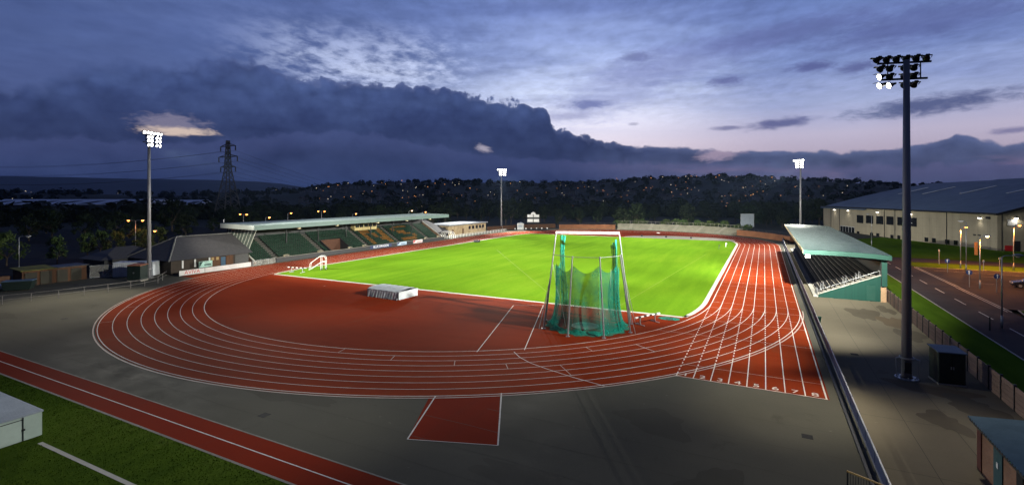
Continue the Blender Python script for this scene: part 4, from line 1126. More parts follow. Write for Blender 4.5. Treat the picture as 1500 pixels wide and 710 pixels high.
# players' canopy past the stand
t = thing('tunnel_canopy', 'pale arched mesh canopy at the far end of the grandstand', 'canopy', (-91.2,134.,0))
b = MB(); pr_ = [(2.0*math.cos(PI*i/10), 2.3*math.sin(PI*i/10)**.7) for i in range(11)]
for j in range(2):
    for x, z in pr_: b.v.append((-91.5+x, 132.6+j*3.2, z))
for i in range(10): b.f.append([i,i+1,12+i,11+i]); b.m.append(0)
b.build('mesh_cover', M['meshpale'], t)
b = MB()
for j in range(4): b.path([(-91.5+x,132.6+j*1.066,z) for x,z in pr_], .05, 6)
b.build('hoop', M['white'], t)
t = thing('side_roof', 'low dark sloping roof behind the far end of the grandstand', 'shed', (-101,136,0)); t.name = 'lean_to_shed'
MB().prism([(-104,0),(-95,0),(-95,2.0),(-104,5.2)], 'y', 132.9, 139.5).build('wall', M['black'], t)
MB().add([(-104.3,132.6,5.45),(-94.5,132.6,1.98),(-94.5,139.8,1.98),(-104.3,139.8,5.45),(-104.3,132.6,5.3),(-94.5,132.6,1.83),(-94.5,139.8,1.83),(-104.3,139.8,5.3)], [(0,1,2,3),(7,6,5,4),(0,4,5,1),(1,5,6,2),(2,6,7,3),(3,7,4,0)]).build('roof', M['slate'], t)

# ------------------------------------------------------------------ clubhouse, left
t = thing('clubhouse', 'dark hip roofed clubhouse joined to the near end of the grandstand', 'clubhouse', (-98,57,0))
cx0, cx1, ca, cb, ez, rz_ = -104.5, -92.1, 50.3, 65.0, 2.55, 6.1
b = MB(); b.box(cx0,cx1,ca,cb,0,ez); b.build('wall', mat('dark_timber_wall', (.03,.022,.016), .8, .3, 1.), t)
ov = .7; rf = [(cx0-ov,ca-ov,ez-.1),(cx1+ov,ca-ov,ez-.1),(cx1+ov,cb+.4,ez-.1),(cx0-ov,cb+.4,ez-.1),(-98.3,54.6,rz_),(-98.3,cb+.4,rz_-.05)]
MB().add(rf, [(0,1,4),(1,2,5,4),(3,0,4,5),(2,3,5),(3,2,1,0)]).build('roof', M['slate'], t)
b = MB(); b.tube(rf[1],rf[4],.13,.13,6); b.tube(rf[4],rf[5],.13,.13,6); b.tube(rf[0],rf[4],.13,.13,6); b.build('ridge_tile', mat('ridge_tiles', (.17,.17,.16), .8, .2, 2.), t)
b = MB(); b.box(cx1+.005,cx1+.06,57.2,59.1,0.1,ez-.15); b.box(cx1+.005,cx1+.06,60.2,61.6,.1,ez-.15); b.build('timber_cladding', M['wood'], t)
MB().box(cx1+.005,cx1+.06,59.2,60.1,.05,2.15).build('door', mat('blue_door', (.03,.07,.12), .6, .15, 1.), t)
for y in (52.2,54.35,57.0): MB().box(cx1+.005,cx1+.12,y-.14,y+.14,.9,2.3).build('notice_panel', M['offwhite'], t)
for y in (57.6,58.5): MB().box(cx1+.07,cx1+.09,y-.25,y+.25,1.7,2.25).build('window', mat('lit_dim_window', (.28,.2,.08), .5, .2, 1.), t)
MB().box(cx1+.01,cx1+.05,62.0,64.8,.3,2.3).build('shutter', mat('grey_shutter', (.05,.05,.05), .6, .2, 1., stretch=(1,1,9)), t)
b = MB(); b.box(-112,-104.6,46,56,0,2.4); b.build('rear_wing', M['black'], t)
MB().add([(-112.6,45.4,2.3),(-104.4,45.4,2.3),(-104.4,56.6,2.3),(-112.6,56.6,2.3),(-108.5,49.5,4.2),(-108.5,52.5,4.2)], [(0,1,4),(1,2,5,4),(2,3,5),(3,0,4,5)]).build('rear_roof', M['slate'], t)
advert(54.55,57.0,.75,1.85,'',mat('green_white_board',(.30,.48,.42),.6,.45,.9),M['teal'],'white and green advertising board on the dark clubhouse wall',x=-91.2,size=.6)
advert(49.9,54.2,.1,.95,'AVIVA',M['offwhite'],M['red'],'white advertising board with red letters at the track corner',x=-88.95,size=.95)
advert(54.3,63.2,.1,.95,'',mat('grey_white_board',(.52,.51,.5),.6,.18,.5),M['navy'],'long plain grey white advertising board beside the red lettered board',x=-88.95,size=.4)

def post_rail(name, label, pts, h, m, step=2.5, mesh=None, rails=(1.0,), cat='fence', r=.03):
    t = thing(name, label, cat, (pts[0][0],pts[0][1],0))
    rl = MB(); ms = MB(); pm = None
    for a, c in zip(pts, pts[1:]):
        a, c = Vector((*a[:2],0)), Vector((*c[:2],0)); L = (c-a).length; n = max(1, round(L/step))
        for z in rails: rl.tube(a+Vector((0,0,h*z)), c+Vector((0,0,h*z)), r, r, 6)
        if mesh: ms.add([a+Vector((0,0,.05)),c+Vector((0,0,.05)),c+Vector((0,0,h)),a+Vector((0,0,h))], [(0,1,2,3)])
        for i in range(n):
            p = a.lerp(c, i/n)
            if pm is None: pm = MB().tube((0,0,0),(0,0,h),r*1.5,r*1.5,6).build('post', m, t, False, True)
            else: pm = dup(pm, parent=t)
            pm.location = p-t.location
    rl.build('rail', m, t)
    if mesh: ms.build('wire_mesh', mesh, t)
    return t
post_rail('rail_fence', 'thin post and rail fence outside the near bend at the left', [(-100,8),(-88,22),(-84.6,32),(-83.5,40),(-85,44.5),(-89.5,48.2)], 1.1, mat('dull_grey_rail', (.16,.15,.14), .7, .2, 1.), 3., None, (1.,.5))
post_rail('mesh_fence', 'pale wire mesh fence on the concrete strip beside the clubhouse', [(-89.0,63.6),(-89.4,69.)], 1.1, M['galv'], 2., M['meshpale'], (1.,))
post_rail('concourse_rail', 'pale rail with debris mesh in front of the changing block', [(-90.2,132.),(-90.4,150.),(-89.6,172.)], 1.0, M['offwhite'], 2., M['meshpale'], (1.,.5), 'railing')
# sheds, gate, container, bins at far left
t = thing('timber_shed', 'long brown timber shed with mossy roof at the left edge of the yard', 'shed', (-104,39,0))
b = MB(); b.prism([(-103.6,33.6),(-100.4,33.6),(-100.2,41.6),(-103.6,41.6)], 'z', 0, 2.3); b.build('wall', M['wood'], t)
MB().add([(-104,33.3,2.55),(-100.,33.3,2.3),(-99.9,37.6,2.3),(-104,37.6,2.55),(-104,33.3,2.65),(-100.,33.3,2.4),(-99.9,37.6,2.4),(-104,37.6,2.65)], [(3,2,1,0),(4,5,6,7),(0,1,5,4),(1,2,6,5),(2,3,7,6),(3,0,4,7)]).build('roof', mat('mossy_roof', (.10,.10,.02), .9, .4, 1.2), t)
MB().box(-104,-100,37.7,41.9,2.3,2.42).build('flat_roof', M['black'], t)
for y in (34.6,36.4,38.4,40.2): MB().box(-100.36+.0,-100.2,y-.7,y+.7,.05,2.0).build('door', mat('dark_shed_door', (.03,.028,.02), .8, .25, 1.), t)
t = thing('mesh_gate', 'pale double mesh gate between the timber shed and the white container', 'gate', (-100.2,42,0), math.atan2(3.,1.6))
for k_ in range(2):
    b = MB(); x = k_*1.75; b.box(x,x+1.7,-.03,.03,0.1,.18); b.box(x,x+1.7,-.03,.03,2.05,2.12); b.box(x,x+.06,-.03,.03,.18,2.05); b.box(x+1.64,x+1.7,-.03,.03,.18,2.05); b.tube((x+.06,0,.2),(x+1.6,0,2.),.025,.025,5)
    f = b.build('gate_leaf', M['galv'], t, False, True); MB().add([(x+.06,.0,.18),(x+1.64,.0,.18),(x+1.64,.0,2.05),(x+.06,.0,2.05)], [(0,1,2,3)]).build('mesh_infill', M['meshpale'], f, False, True)
t = thing('shipping_container', 'white ribbed storage container behind the left mast cabinet', 'container', (-96.2,47.,0), math.atan2(3.2,3.9))
b = MB(); b.box(-3.,3.,-1.2,1.2,.1,2.5); b.build('body', mat('white_container_steel', (.50,.53,.56), .6, .15, .7), t, False, True)
b = MB()
for i in range(20): b.box(-2.9+.3*i,-2.75+.3*i,-1.24,-1.2,.2,2.4)
b.box(-3.,3.,-1.26,-1.2,1.2,1.28); b.build('rib', mat('container_ribs', (.42,.45,.48), .6, .15, .7), t, False, True)
t = thing('timber_screen', 'dark timber screen fence between the gate and the container', 'fence', (-99.6,44.6,0), math.atan2(3,2.))
MB().box(0,2.2,-.05,.05,0,2.3).build('panel', M['wood'], t, False, True); MB().box(-.08,0,-.07,.07,0,2.4).build('post', M['black'], t, False, True)
post_rail('yard_fence', 'low brown fence along the car park at the left edge', [(-108,18),(-104.8,26),(-103.4,33.4)], 1.5, M['wood'], 2.5, mat('brown_boards', (.16,.09,.06), .85, .3, .8), (1.,.5))
t = thing('wheeled_skip', 'dark green skip with grey lid in the yard at the left', 'skip', (-97.2,32.2,0), R(55))
MB().prism([(-1.4,.15),(1.4,.15),(1.7,1.35),(-1.7,1.35)], 'y', -.9,.9).build('body', M['cabinet'], t, False, True)
MB().prism([(-1.75,1.36),(1.75,1.36),(1.7,1.44),(-1.7,1.44)], 'y', -.95,.95).build('lid', M['cabtop'], t, False, True)
b = MB()
for x in (-1.2,1.2):
    for y in (-.8,.8): b.tube((x,y-.05,.09),(x,y+.05,.09),.09,.09,10)
b.build('wheel', M['rubber'], t, False, True)

def car(name, label, loc, rz, paint, L=4.3, W=1.78, H=1.5, lit=False, suv=False):
    t = thing(name, label, 'car', loc, rz)
    h1 = .92 if not suv else 1.02
    b = MB()
    side = [(-L/2,.32),(L/2,.32),(L/2+.02,.62),(L/2-.15,.80),(L/2-1.15,h1),(-L/2+.12,h1+.02),(-L/2-.02,.7)]
    b.prism(side, 'y', -W/2, W/2); b.build('body', paint, t, False, True, .06)
    cabp = [(L/2-1.25,h1-.02),(L/2-1.95,H-.03),(-L/2+.55,H),(-L/2+.1,h1)]
    c_ = MB(); n = 4
    c_.add([(p[0],-W/2+.07,p[1]) if i in (0,3) else (p[0],-W/2+.22,p[1]) for i,p in enumerate(cabp)]+[(p[0],W/2-.07,p[1]) if i in (0,3) else (p[0],W/2-.22,p[1]) for i,p in enumerate(cabp)], [(0,1,2,3),(7,6,5,4),(0,4,5,1),(1,5,6,2),(2,6,7,3)])
    c_.build('window', M['glass'], t, False, True)
    rf_ = MB(); rf_.prism([(L/2-1.93,H-.05),(-L/2+.5,H-.02),(-L/2+.55,H+.03),(L/2-2.,H+.01)], 'y', -W/2+.2, W/2-.2); rf_.build('roof', paint, t, False, True)
    pl = MB()
    for s in (-1,1):
        for x in (.25,-1.1): pl.obox((x,s*(W/2-.14),(h1+H)/2),(.04,0,0),(0,.03,0),(0,s*0,(H-h1)/2))
    pl.build('door_pillar', paint, t, False, True)
    for x in (L/2-.85,-L/2+.8):
        for s in (-1,1):
            wv = MB().tube((x,s*(W/2-.2),.33),(x,s*(W/2+.01),.33),.33,.33,18).build('wheel', M['rubber'], t, False, True)
            MB().tube((x,s*(W/2+.005),.33),(x,s*(W/2+.03),.33),.2,.19,14).build('rim', M['galv'], wv, False, True)
    for s in (-1,1):
        MB().box(L/2-.12,L/2+.03,s*W*.36-.16,s*W*.36+.16,.62,.76).build('headlight', M['offwhite'], t, False, True)
        MB().box(-L/2-.03,-L/2+.05,s*W*.42-.1,s*W*.42+.1,.7,.95).build('tail_light', M['red'], t, False, True)
        MB().box(L/2-1.5,L/2-1.36,s*(W/2+.1)-.08,s*(W/2+.1)+.08,h1-.02,h1+.12).build('mirror', paint, t, False, True)
    return t
car('parked_car', 'dark car parked under the orange lamps at the right edge', (35.6,101.1,.003), R(172), M['carpaint'], 4.5, 1.85, 1.75, True, True)
car('parked_car', 'silver car half in the shade at the left edge of the yard', (-99.9,29.4,0), R(60), M['silver'], 4.4, 1.8, 1.45)

# ------------------------------------------------------------------ pale storage box, bottom left
t = thing('storage_box', 'low pale green steel storage box on the lawn at the bottom left', 'storage box', (-40,9.6,0))
b = MB(); b.box(-43.2,-37.0,5.6,13.25,.05,1.38); b.build('body', M['paleg'], t)
b = MB(); b.box(-43.25,-36.95,5.55,13.3,1.381,1.47); nn = 30
for i in range(nn): b.box(-43.2+.207*i,-43.12+.207*i,5.6,13.25,1.471,1.50)
b.build('lid', M['lid'], t)
b = MB(); b.box(-36.995,-36.97,5.6,12.35,.12,1.22); b.build('side_panel', mat('pale_green_panel', (.46,.56,.50), .55, .1, .6), t)
b = MB(); b.box(-37.0,-36.955,12.40,12.44,.06,1.37); b.box(-37.0,-36.955,5.6,12.40,1.23,1.26); b.build('seam', M['black'], t)
b = MB(); b.box(-36.97,-36.93,12.36,12.50,.62,.72); b.build('latch', M['black'], t)
MB().box(-43.1,-37.1,5.7,13.15,0,.05).build('plinth', M['conc'], t)

# ------------------------------------------------------------------ changing block, kiosk, scoreboard, far boards
t = thing('changing_block', 'long flat roofed buff brick changing block beyond the grandstand', 'building', (-96,152,0))
u0 = Vector((-97.3,141.3,0)); u1 = Vector((-94.5,138.7,0))
bx = MB(); bx.box(-104.5,-95.4,140.5,166.,0,3.6); bx.build('wall', M['buff'], t)
MB().box(-105.2,-94.9,139.9,166.6,3.62,3.95).build('roof', mat('grey_felt_roof', (.26,.28,.31), .6, .2, .3), t)
MB().box(-95.2,-94.88,139.88,166.62,3.45,3.62).build('fascia_board', M['black'], t)
for i, y in enumerate((154.,156.4,159.,161.4,163.6)):
    f = MB().box(-95.41,-95.34,y-.7,y+.7,1.7,2.9).build('window', M['glass'], t); MB().box(-95.38,-95.30,y-.75,y+.75,1.6,1.68).build('sill', M['kerb'], f)
for y in (143.,149.5): MB().box(-95.41,-95.33,y-.5,y+.5,.05,2.2).build('door', M['wood'], t)
for x in (-103.,-101.,-99.,-97.): MB().box(x-.5,x+.5,140.42,140.5,2.5,3.1).build('end_window', M['glass'], t)
t = thing('ticket_kiosk', 'small pale kiosk beside the far left mast', 'kiosk', (-88.9,183.,0), R(20))
MB().box(-1.3,1.3,-1.1,1.1,0,2.5).build('wall', M['offwhite'], t, False, True); MB().prism([(-1.5,2.5),(1.5,2.5),(0,3.05)], 'y', -1.3,1.3).build('roof', mat('pale_kiosk_roof', (.35,.38,.42), .6, .1, 1.), t, False, True)
MB().box(-.8,.8,-1.15,-1.1,1.,1.9).build('hatch', M['lid'], t, False, True)
t = thing('scoreboard', 'scoreboard of two pale rows with a rounded top beyond the far bend', 'scoreboard', (-87.3,192.,0), R(24))
for z0, z1 in ((2.7,3.95),(4.75,5.85)):
    for x0_ in (-2.5,.15): MB().box(x0_,x0_+2.35,-.1,.05,z0,z1).build('score_panel', M['white'], t, False, True)
MB().box(-2.55,2.55,.06,.2,2.5,6.0).build('back_board', M['black'], t, False, True)
b = MB(); b.prism([(-1.,5.9)]+[(-1.*math.cos(PI*i/8),5.95+1.*math.sin(PI*i/8)) for i in range(9)]+[(1.,5.9)], 'y', -.08,.05); b.build('crest_board', M['white'], t, False, True)
for s in (-2.,2.): MB().box(s-.1,s+.1,.21,.4,0,5.8).build('post', M['black'], t, False, True)
t = thing('back_board', 'square grey board on posts above the far embankment', 'board', (-5.6,204.5,0), R(16)); t.name = 'grey_hoarding'
MB().box(-2.3,2.3,-.1,.1,2.3,7.1).build('panel', mat('grey_board', (.24,.28,.33), .6, .15, .8), t, False, True)
b = MB(); b.box(-2.36,2.36,-.14,-.1,7.05,7.15); b.box(-2.36,2.36,-.14,-.1,2.25,2.35); b.box(-2.36,-2.28,-.14,-.1,2.35,7.05); b.box(2.28,2.36,-.14,-.1,2.35,7.05); b.build('frame', M['galv'], t, False, True)
for s in (-1.8,1.8): MB().box(s-.1,s+.1,.11,.3,0,7.).build('post', M['black'], t, False, True)

# far embankment: stepped terrace arcs and brick walls
def arc_steps(name, label, a0_, a1_, cat, m, steps, r0, n=40, nm='steps', extra=None):
    t = thing(name, label, cat, (CX+ (r0+2)*math.cos(R((a0_+a1_)/2)), CY1+(r0+2)*math.sin(R((a0_+a1_)/2)), 0))
    b = MB()
    pr_ = []
    for k_, (dr, z) in enumerate(steps): pr_ += [(r0+dr, steps[k_-1][1] if k_ else 0.), (r0+dr, z)]
    pr_.append((r0+steps[-1][0]+1.2, steps[-1][1])); pr_.append((r0+steps[-1][0]+1.2, 0))
    for i in range(n+1):
        a = R(a0_+(a1_-a0_)*i/n)
        for r, z in pr_: b.v.append((CX+r*math.cos(a), CY1+r*math.sin(a), z))
    q = len(pr_)
    for i in range(n):
        for k_ in range(q-1): b.f.append([i*q+k_, i*q+k_+1, (i+1)*q+k_+1, (i+1)*q+k_]); b.m.append(0)
    b.f.append(list(range(q))); b.m.append(0); b.f.append([n*q+k_ for k_ in reversed(range(q))]); b.m.append(0)
    b.build(nm, m, t)
    return t
far_steps = [(0,.45),(.7,.75),(1.4,1.05),(2.1,1.35),(2.8,1.65),(3.5,1.95),(4.2,2.25)]
t = arc_steps('terrace', 'curved grey stepped terrace behind the far bend', 49., 103., 'terrace', mat('mossy_concrete_steps', (.13,.125,.095), .9, .35, .45, bump=.3), far_steps, 49.2)
b = MB(); n_ = 30
pts = [(CX+54.2*math.cos(R(49+54*i/n_)), CY1+54.2*math.sin(R(49+54*i/n_))) for i in range(n_+1)]
for a, c in zip(pts, pts[1:]): b.tube((*a,3.2),(*c,3.2),.04,.04,5); b.tube((*a,2.25),(*a,3.25),.05,.05,5)
b.build('back_rail', M['dconc'], t)
for a_ in (56,66,77,88,97):
    b = MB()
    for k_, (dr, z) in enumerate(far_steps): b.obox((CX+(49.2+dr+.25)*math.cos(R(a_)), CY1+(49.2+dr+.25)*math.sin(R(a_)), z+.06),(.3*math.cos(R(a_)),.3*math.sin(R(a_)),0),(-.6*math.sin(R(a_)),.6*math.cos(R(a_)),0),(0,0,.055))
    b.build('aisle_steps', M['dconc'], t)
for a0_, a1_, lb in ((104,130,'orange brown brick retaining wall left of the far terrace'),(14,48,'orange brown brick retaining wall right of the far terrace behind the teal stand')):
    t = arc_steps('retaining_wall', lb, a0_, a1_, 'wall', mat('orange_brick_wall', (.15,.062,.028), .9, .3, .5), [(1.5,1.9)], 49.2, nm='brickwork')
    b = MB(); n_ = 16
    pts = [(CX+51.4*math.cos(R(a0_+(a1_-a0_)*i/n_)), CY1+51.4*math.sin(R(a0_+(a1_-a0_)*i/n_))) for i in range(n_+1)]
    for a, c in zip(pts, pts[1:]): b.tube((*a,2.6),(*c,2.6),.04,.04,5); b.tube((*a,1.9),(*a,2.65),.045,.045,5)
    b.build('top_rail', M['black'], t)
post_rail('timber_fence', 'dark timber fence between the changing block and the far wall', [(-96.,168.),(-91.,188.),(-80.,199.)], 1.8, M['black'], 3., M['wood'], (1.,.5))

# ------------------------------------------------------------------ sports hall
A_ = Vector((22.9,253.,0)); B_ = Vector((51.7,164.7,0)); L_ = (B_-A_).length
t = thing('sports_hall', 'large cream clad sports hall with a blue grey shallow roof at the right', 'sports hall', (B_.x,B_.y,0), math.atan2((A_-B_).y,(A_-B_).x)-PI/2)
# local frame: origin at the near corner, +y along the front wall (away), +x to the right (east)
T = lambda tt: L_-tt
D = 88.
wl = MB(); wl.box(0,.3,0,L_,-3,9.3); wl.box(.3,6.5,-.0,.3,-3,9.6); wl.box(6.5,D,-0.,.3,-3,9.9); wl.box(.3,D,L_-.3,L_,-3,9.3); wl.box(D-.3,D,.3,L_-.3,-3,9.3)
wl.build('wall', M['hall'], t, False, True)
rf = MB(); xs = [-.8,6,16,28,42,60,76,D+.8]; zs = [9.45,11.4,14.2,17.1,19.6,20.6,19.4,17.]
def roofpart(y0_, y1_, dz_, x_from=0):
    P = [(x,z+dz_) for x,z in zip(xs,zs)][x_from:]
    rf.prism(P+[(x,z-.35) for x,z in reversed(P)], 'y', y0_, y1_)
roofpart(-.9, 44., 0.); roofpart(44.001, L_-34, .0); roofpart(L_-33.99, L_+.9, -.55)
rf.build('roof', M['hallroof'], t, False, True)
b = MB(); b.box(-.95,-.80,-.95,L_+.95,9.05,9.5); b.build('gutter', M['black'], t, False, True)
b = MB(); b.prism([(x,z+.02) for x,z in zip(xs,zs)]+[(x,z-.5) for x,z in reversed(list(zip(xs,zs)))], 'y', -1.0,-.9); b.build('verge_trim', M['black'], t, False, True)
b = MB(); b.prism([(-.3,8.9),(D,8.9)]+[(x,z-.4) for x,z in reversed(list(zip(xs,zs)))], 'y', .05,.28); b.build('gable', M['hall'], t, False, True)
for y0_ in (20.,38.,56.,70.):
    b = MB(); z_ = lambda x: zs[2]+(x-16)*(zs[3]-zs[2])/12+.04
    b.add([(17,y0_,z_(17)),(27,y0_,z_(27)),(27,y0_+.9,z_(27)),(17,y0_+.9,z_(17)),(17,y0_,z_(17)+.12),(27,y0_,z_(27)+.12),(27,y0_+.9,z_(27)+.12),(17,y0_+.9,z_(17)+.12)], [(4,5,6,7),(0,1,5,4),(1,2,6,5),(2,3,7,6),(3,0,4,7)])
    b.build('rooflight', mat('pale_rooflight', (.45,.47,.46), .4, .1, 1.), t, False, True)
def hwin(t0, t1, z0, z1):
    f = MB().box(-.06,-.005,T(t1),T(t0),z0,z1).build('window', M['glass'], t, False, True)
    b = MB(); b.box(-.1,-.061,T(t1)-.08,T(t1),z0-.08,z1+.08); b.box(-.1,-.061,T(t0),T(t0)+.08,z0-.08,z1+.08); b.box(-.1,-.061,T(t1),T(t0),z1,z1+.08); b.box(-.14,-.061,T(t1),T(t0),z0-.08,z0); b.build('frame', M['black'], f, False, True)
for t0, t1, zt, zb in ((27.4,31.7,6.5,3.7),(33.7,38.2,6.6,3.9),(40.3,44.4,6.7,4.0),(46.4,50.2,6.8,4.1),(52.5,56.,6.8,4.2),(59.0,62.1,6.9,4.3)): hwin(t0, t1, zb, zt)
for t0, t1, zt in ((27.4,29.1,.4),(36.4,38.2,.5),(40.3,42.,.6),(48.7,50.2,.7),(52.5,53.9,.8),(65.9,67.4,1.25),(69.2,70.7,1.3),(74.7,76.3,1.35),(78.1,79.4,1.4)): hwin(t0, t1, zt-1.15, zt)
b = MB(); b.box(-.07,-.006,T(25.7),T(14.7),-2.8,1.7); dr = b.build('entrance_glazing', M['glass'], t, False, True)
b = MB()
for k_ in range(6): b.box(-.12,-.071,T(25.7)+2.2*k_-.05,T(25.7)+2.2*k_+.05,-2.8,1.7)
b.box(-.12,-.071,T(25.7),T(14.7),1.7,1.9); b.build('mullion', M['offwhite'], dr, False, True)
for tt in (7.,14.1,45.2,75.2): MB().box(-.16,-.02,T(tt)-.07,T(tt)+.07,-3,9.1).build('downpipe', M['black'], t, False, True)
MB().box(-.08,-.006,T(90.7),T(89.2),7.9,8.5).build('vent', M['black'], t, False, True); 
for tt in (85.,86.6): MB().box(-.08,-.006,T(tt+1.),T(tt),3.4,3.7).build('vent', M['black'], t, False, True)
MB().box(2.2,4.2,-.12,-.01,6.4,7.9).build('notice_board', M['offwhite'], t, False, True)
MB().box(1.6,3.4,-.12,-.01,-.3,1.5).build('red_panel', M['red'], t, False, True); MB().box(3.6,4.9,-.1,-.01,-.3,2.6).build('door', M['dark'], t, False, True)
MB().box(.9,1.05,-.1,0,-1,9.4).build('downpipe', M['black'], t, False, True); MB().box(7.2,7.35,-.1,0,-1,9.8).build('downpipe', M['black'], t, False, True)
hm = t.matrix_basis.copy()
def wall_lamp(local, label, power):
    lt = thing('wall_lamp', label, 'wall lamp', hm @ Vector(local), t.rotation_euler.z, 'white lamps on the sports hall')
    b = MB(); b.box(-.28,0,-.25,.25,-.12,.22); b.build('housing', M['black'], lt, False, True)
    b = MB(); b.prism([(-.36,-.2),(-.27,-.3),(-.05,-.3),(-.05,-.125),(-.36,-.125)], 'y', -.32,.32); b.build('lens', M['wallglow'], lt, False, True)
    ld = bpy.data.lights.new('wall_lamp_light', 'SPOT'); lo = bpy.data.objects.new('wall_lamp_light', ld); COL.objects.link(lo); lo.parent = lt; lo.location = (-.6,0,-.55) if local[0] < 0 else (0,-.6,-.55)
    ld.energy = power; ld.color = (1,.93,.82); ld.shadow_soft_size = .2; ld.spot_size = R(150); ld.spot_blend = .8
    lo.rotation_euler = Vector((-.35 if local[0] < 0 else 0, 0 if local[0] < 0 else -.35, -1)).to_track_quat('-Z','Y').to_euler()
for tt, lb in ((10.2,'lit white wall lamp, farthest along the hall wall'),(21.1,'lit white wall lamp above the hall entrance'),(41.1,'lit white wall lamp above the large hall windows'),(59.5,'lit white wall lamp just beside the nearest mast pole'),(87.4,'lit white wall lamp near the hall corner')):
    wall_lamp((-.05,T(tt),8.2), lb, 190)
lt = thing('wall_lamp', 'lit white wall lamp on the hall gable above the notice', 'wall lamp', hm @ Vector((3.9,-.05,8.4)), t.rotation_euler.z, 'white lamps on the sports hall')
MB().box(-.25,.25,-.28,-.0,-.12,.22).build('housing', M['black'], lt, False, True); MB().box(-.3,.3,-.36,-.05,-.3,-.125).build('lens', M['wallglow'], lt, False, True)
ld = bpy.data.lights.new('wall_lamp_light', 'SPOT'); lo = bpy.data.objects.new('wall_lamp_light', ld); COL.objects.link(lo); lo.parent = lt; lo.location = (0,-.7,-.5); ld.energy = 150; ld.color = (1,.93,.82); ld.spot_size = R(150); ld.shadow_soft_size = .2; lo.rotation_euler = (.35,0,0)

# ------------------------------------------------------------------ street lamps and signs
def street_lamp(loc, h, label, arm=(1.1,0), lit=None, rz=0, m='galv', power=0, group=None, double=False):
    t = thing('street_lamp', label, 'street lamp', loc, rz, group)
    b = MB(); b.tube((0,0,0),(0,0,1.3),.11,.10,10); b.tube((0,0,1.3),(0,0,h),.075,.055,10); b.build('pole', M[m], t, True, True)
    for s in ((1,-1) if double else (1,)):
        b = MB(); b.path([(0,0,h-.05),(s*.25,0,h+.12),(s*arm[0],0,h+.16)], .04, 8); b.build('arm', M[m], t, False, True)
        hd = MB(); x = s*(arm[0]+.32); hd.obox((x,0,h+.19),(.42,0,0),(0,.15,0),(0,0,.07)); hd.obox((x,0,h+.28),(.28,0,0),(0,.10,0),(0,0,.04)); hb = hd.build('lamp_head', M['galv'], t, False, True, .03)
        ls = MB(); ls.lathe((x,0,h+.12), [(.001,-.20),(.12,-.17),(.2,-.08),(.24,.0)], 12); ls.build('lens', M[lit] if lit else M['offwhite'], hb, True, True)
        if power and s > 0 or (power and double):
            ld = bpy.data.lights.new('street_lamp_light', 'SPOT'); lo = bpy.data.objects.new('street_lamp_light', ld); COL.objects.link(lo); lo.parent = t
            lo.location = (x+.02,0,h-.25); ld.energy = power; ld.color = (1,.34,.06); ld.shadow_soft_size = .2; ld.spot_size = R(165); ld.spot_blend = .5
    return t
street_lamp((33.4,123.2,.005), 7.7, 'lit orange street lamp before the long hall wall', (.5,0), 'orange', R(0), power=6500)
street_lamp((28.5,97.,.004), 7.7, 'lit street lamp with orange banner at the junction mouth', (.5,0), 'amber', R(0), power=3000)
street_lamp((41.2,124.1,.005), 8.2, 'lit orange street lamp near the hall corner at the right edge', (.5,0), 'orange', R(0), power=6500)
street_lamp((22.1,69.3,.004), 7.4, 'unlit grey street lamp with long arm on the near road edge', (1.15,0), None, R(18))
street_lamp((33.,118.8,.005), 8.9, 'slim unlit lamp column against the hall wall between two lit lamps', (.35,0), None, R(160))
street_lamp((26.9,170.,0), 8.5, 'lamp column with red arm seen above the stand roof', (.6,0), None, R(190))
b = MB(); b.box(-.32,.32,-.02,.02,5.2,7.0)
t = thing('lamp_banner', 'orange and white banner on the junction lamp column', 'banner', (28.15,97.,0)); 
b = MB(); b.box(-.28,.12,-.02,.02,5.0,6.9); b.build('cloth', mat('orange_cloth', (.5,.16,.04), .7, .3, 1.2), t, False, True); MB().box(-.3,.3,-.02,.02,6.9,6.95).build('bracket', M['galv'], t, False, True)
t = thing('banner_column', 'lamp column with blue and white banners just right of the nearest mast', 'banner column', (25.,125.,0))
MB().tube((0,0,0),(0,0,8.6),.08,.06,8).build('pole', M['galv'], t, False, True)
for z0, m_ in ((3.3,'white_b'),(4.9,'sky_b'),(6.3,'white_b')):
    MB().box(.1,1.0,-.02,.02,z0,z0+1.35).build('banner', mat('banner_'+m_, (.55,.62,.66) if m_[0]=='w' else (.12,.35,.6), .7, .4, 1.5), t, False, True)
MB().box(.2,1.2,-.1,.1,7.9,8.2).build('lamp_head', M['red'], t, False, True); MB().box(.4,1.4,-.15,.15,8.25,8.35).build('hood', M['offwhite'], t, False, True)
def sign(loc, h, label, rz=R(-25), blue=True, w_=.38):
    t = thing('road_sign', label, 'road sign', loc, rz)
    MB().tube((0,0,0),(0,0,h),.04,.04,8).build('post', M['galv'], t, False, True)
    b = MB()
    b.lathe((0,0,0), [(.001,-.02),(w_,-.02),(w_,.02),(.001,.02)], 24)
    f = b.build('face', M['signblue'] if blue else M['offwhite'], t, False, True); f.rotation_euler = (PI/2,0,0); f.location = (0,-.07,h-.1)
    b = MB(); b.prism([(-.05,-.28),(.05,-.28),(.05,.1),(.16,.1),(0,.3),(-.16,.1),(-.05,.1)], 'y', -.1, -.095); a = b.build('arrow', M['white'], f, False, True)
    a.rotation_euler = (-PI/2,0,0); a.location = (0,.0,0)
    return t
sign((29.4,115.1,.004), 2.2, 'round blue arrow sign, farthest along the lit junction')
sign((27.7,98.4,.004), 2.3, 'round blue arrow sign beside the junction lamp column')
sign((29.6,94.6,.004), 2.4, 'round blue arrow sign just left of the long armed lamp', R(15))
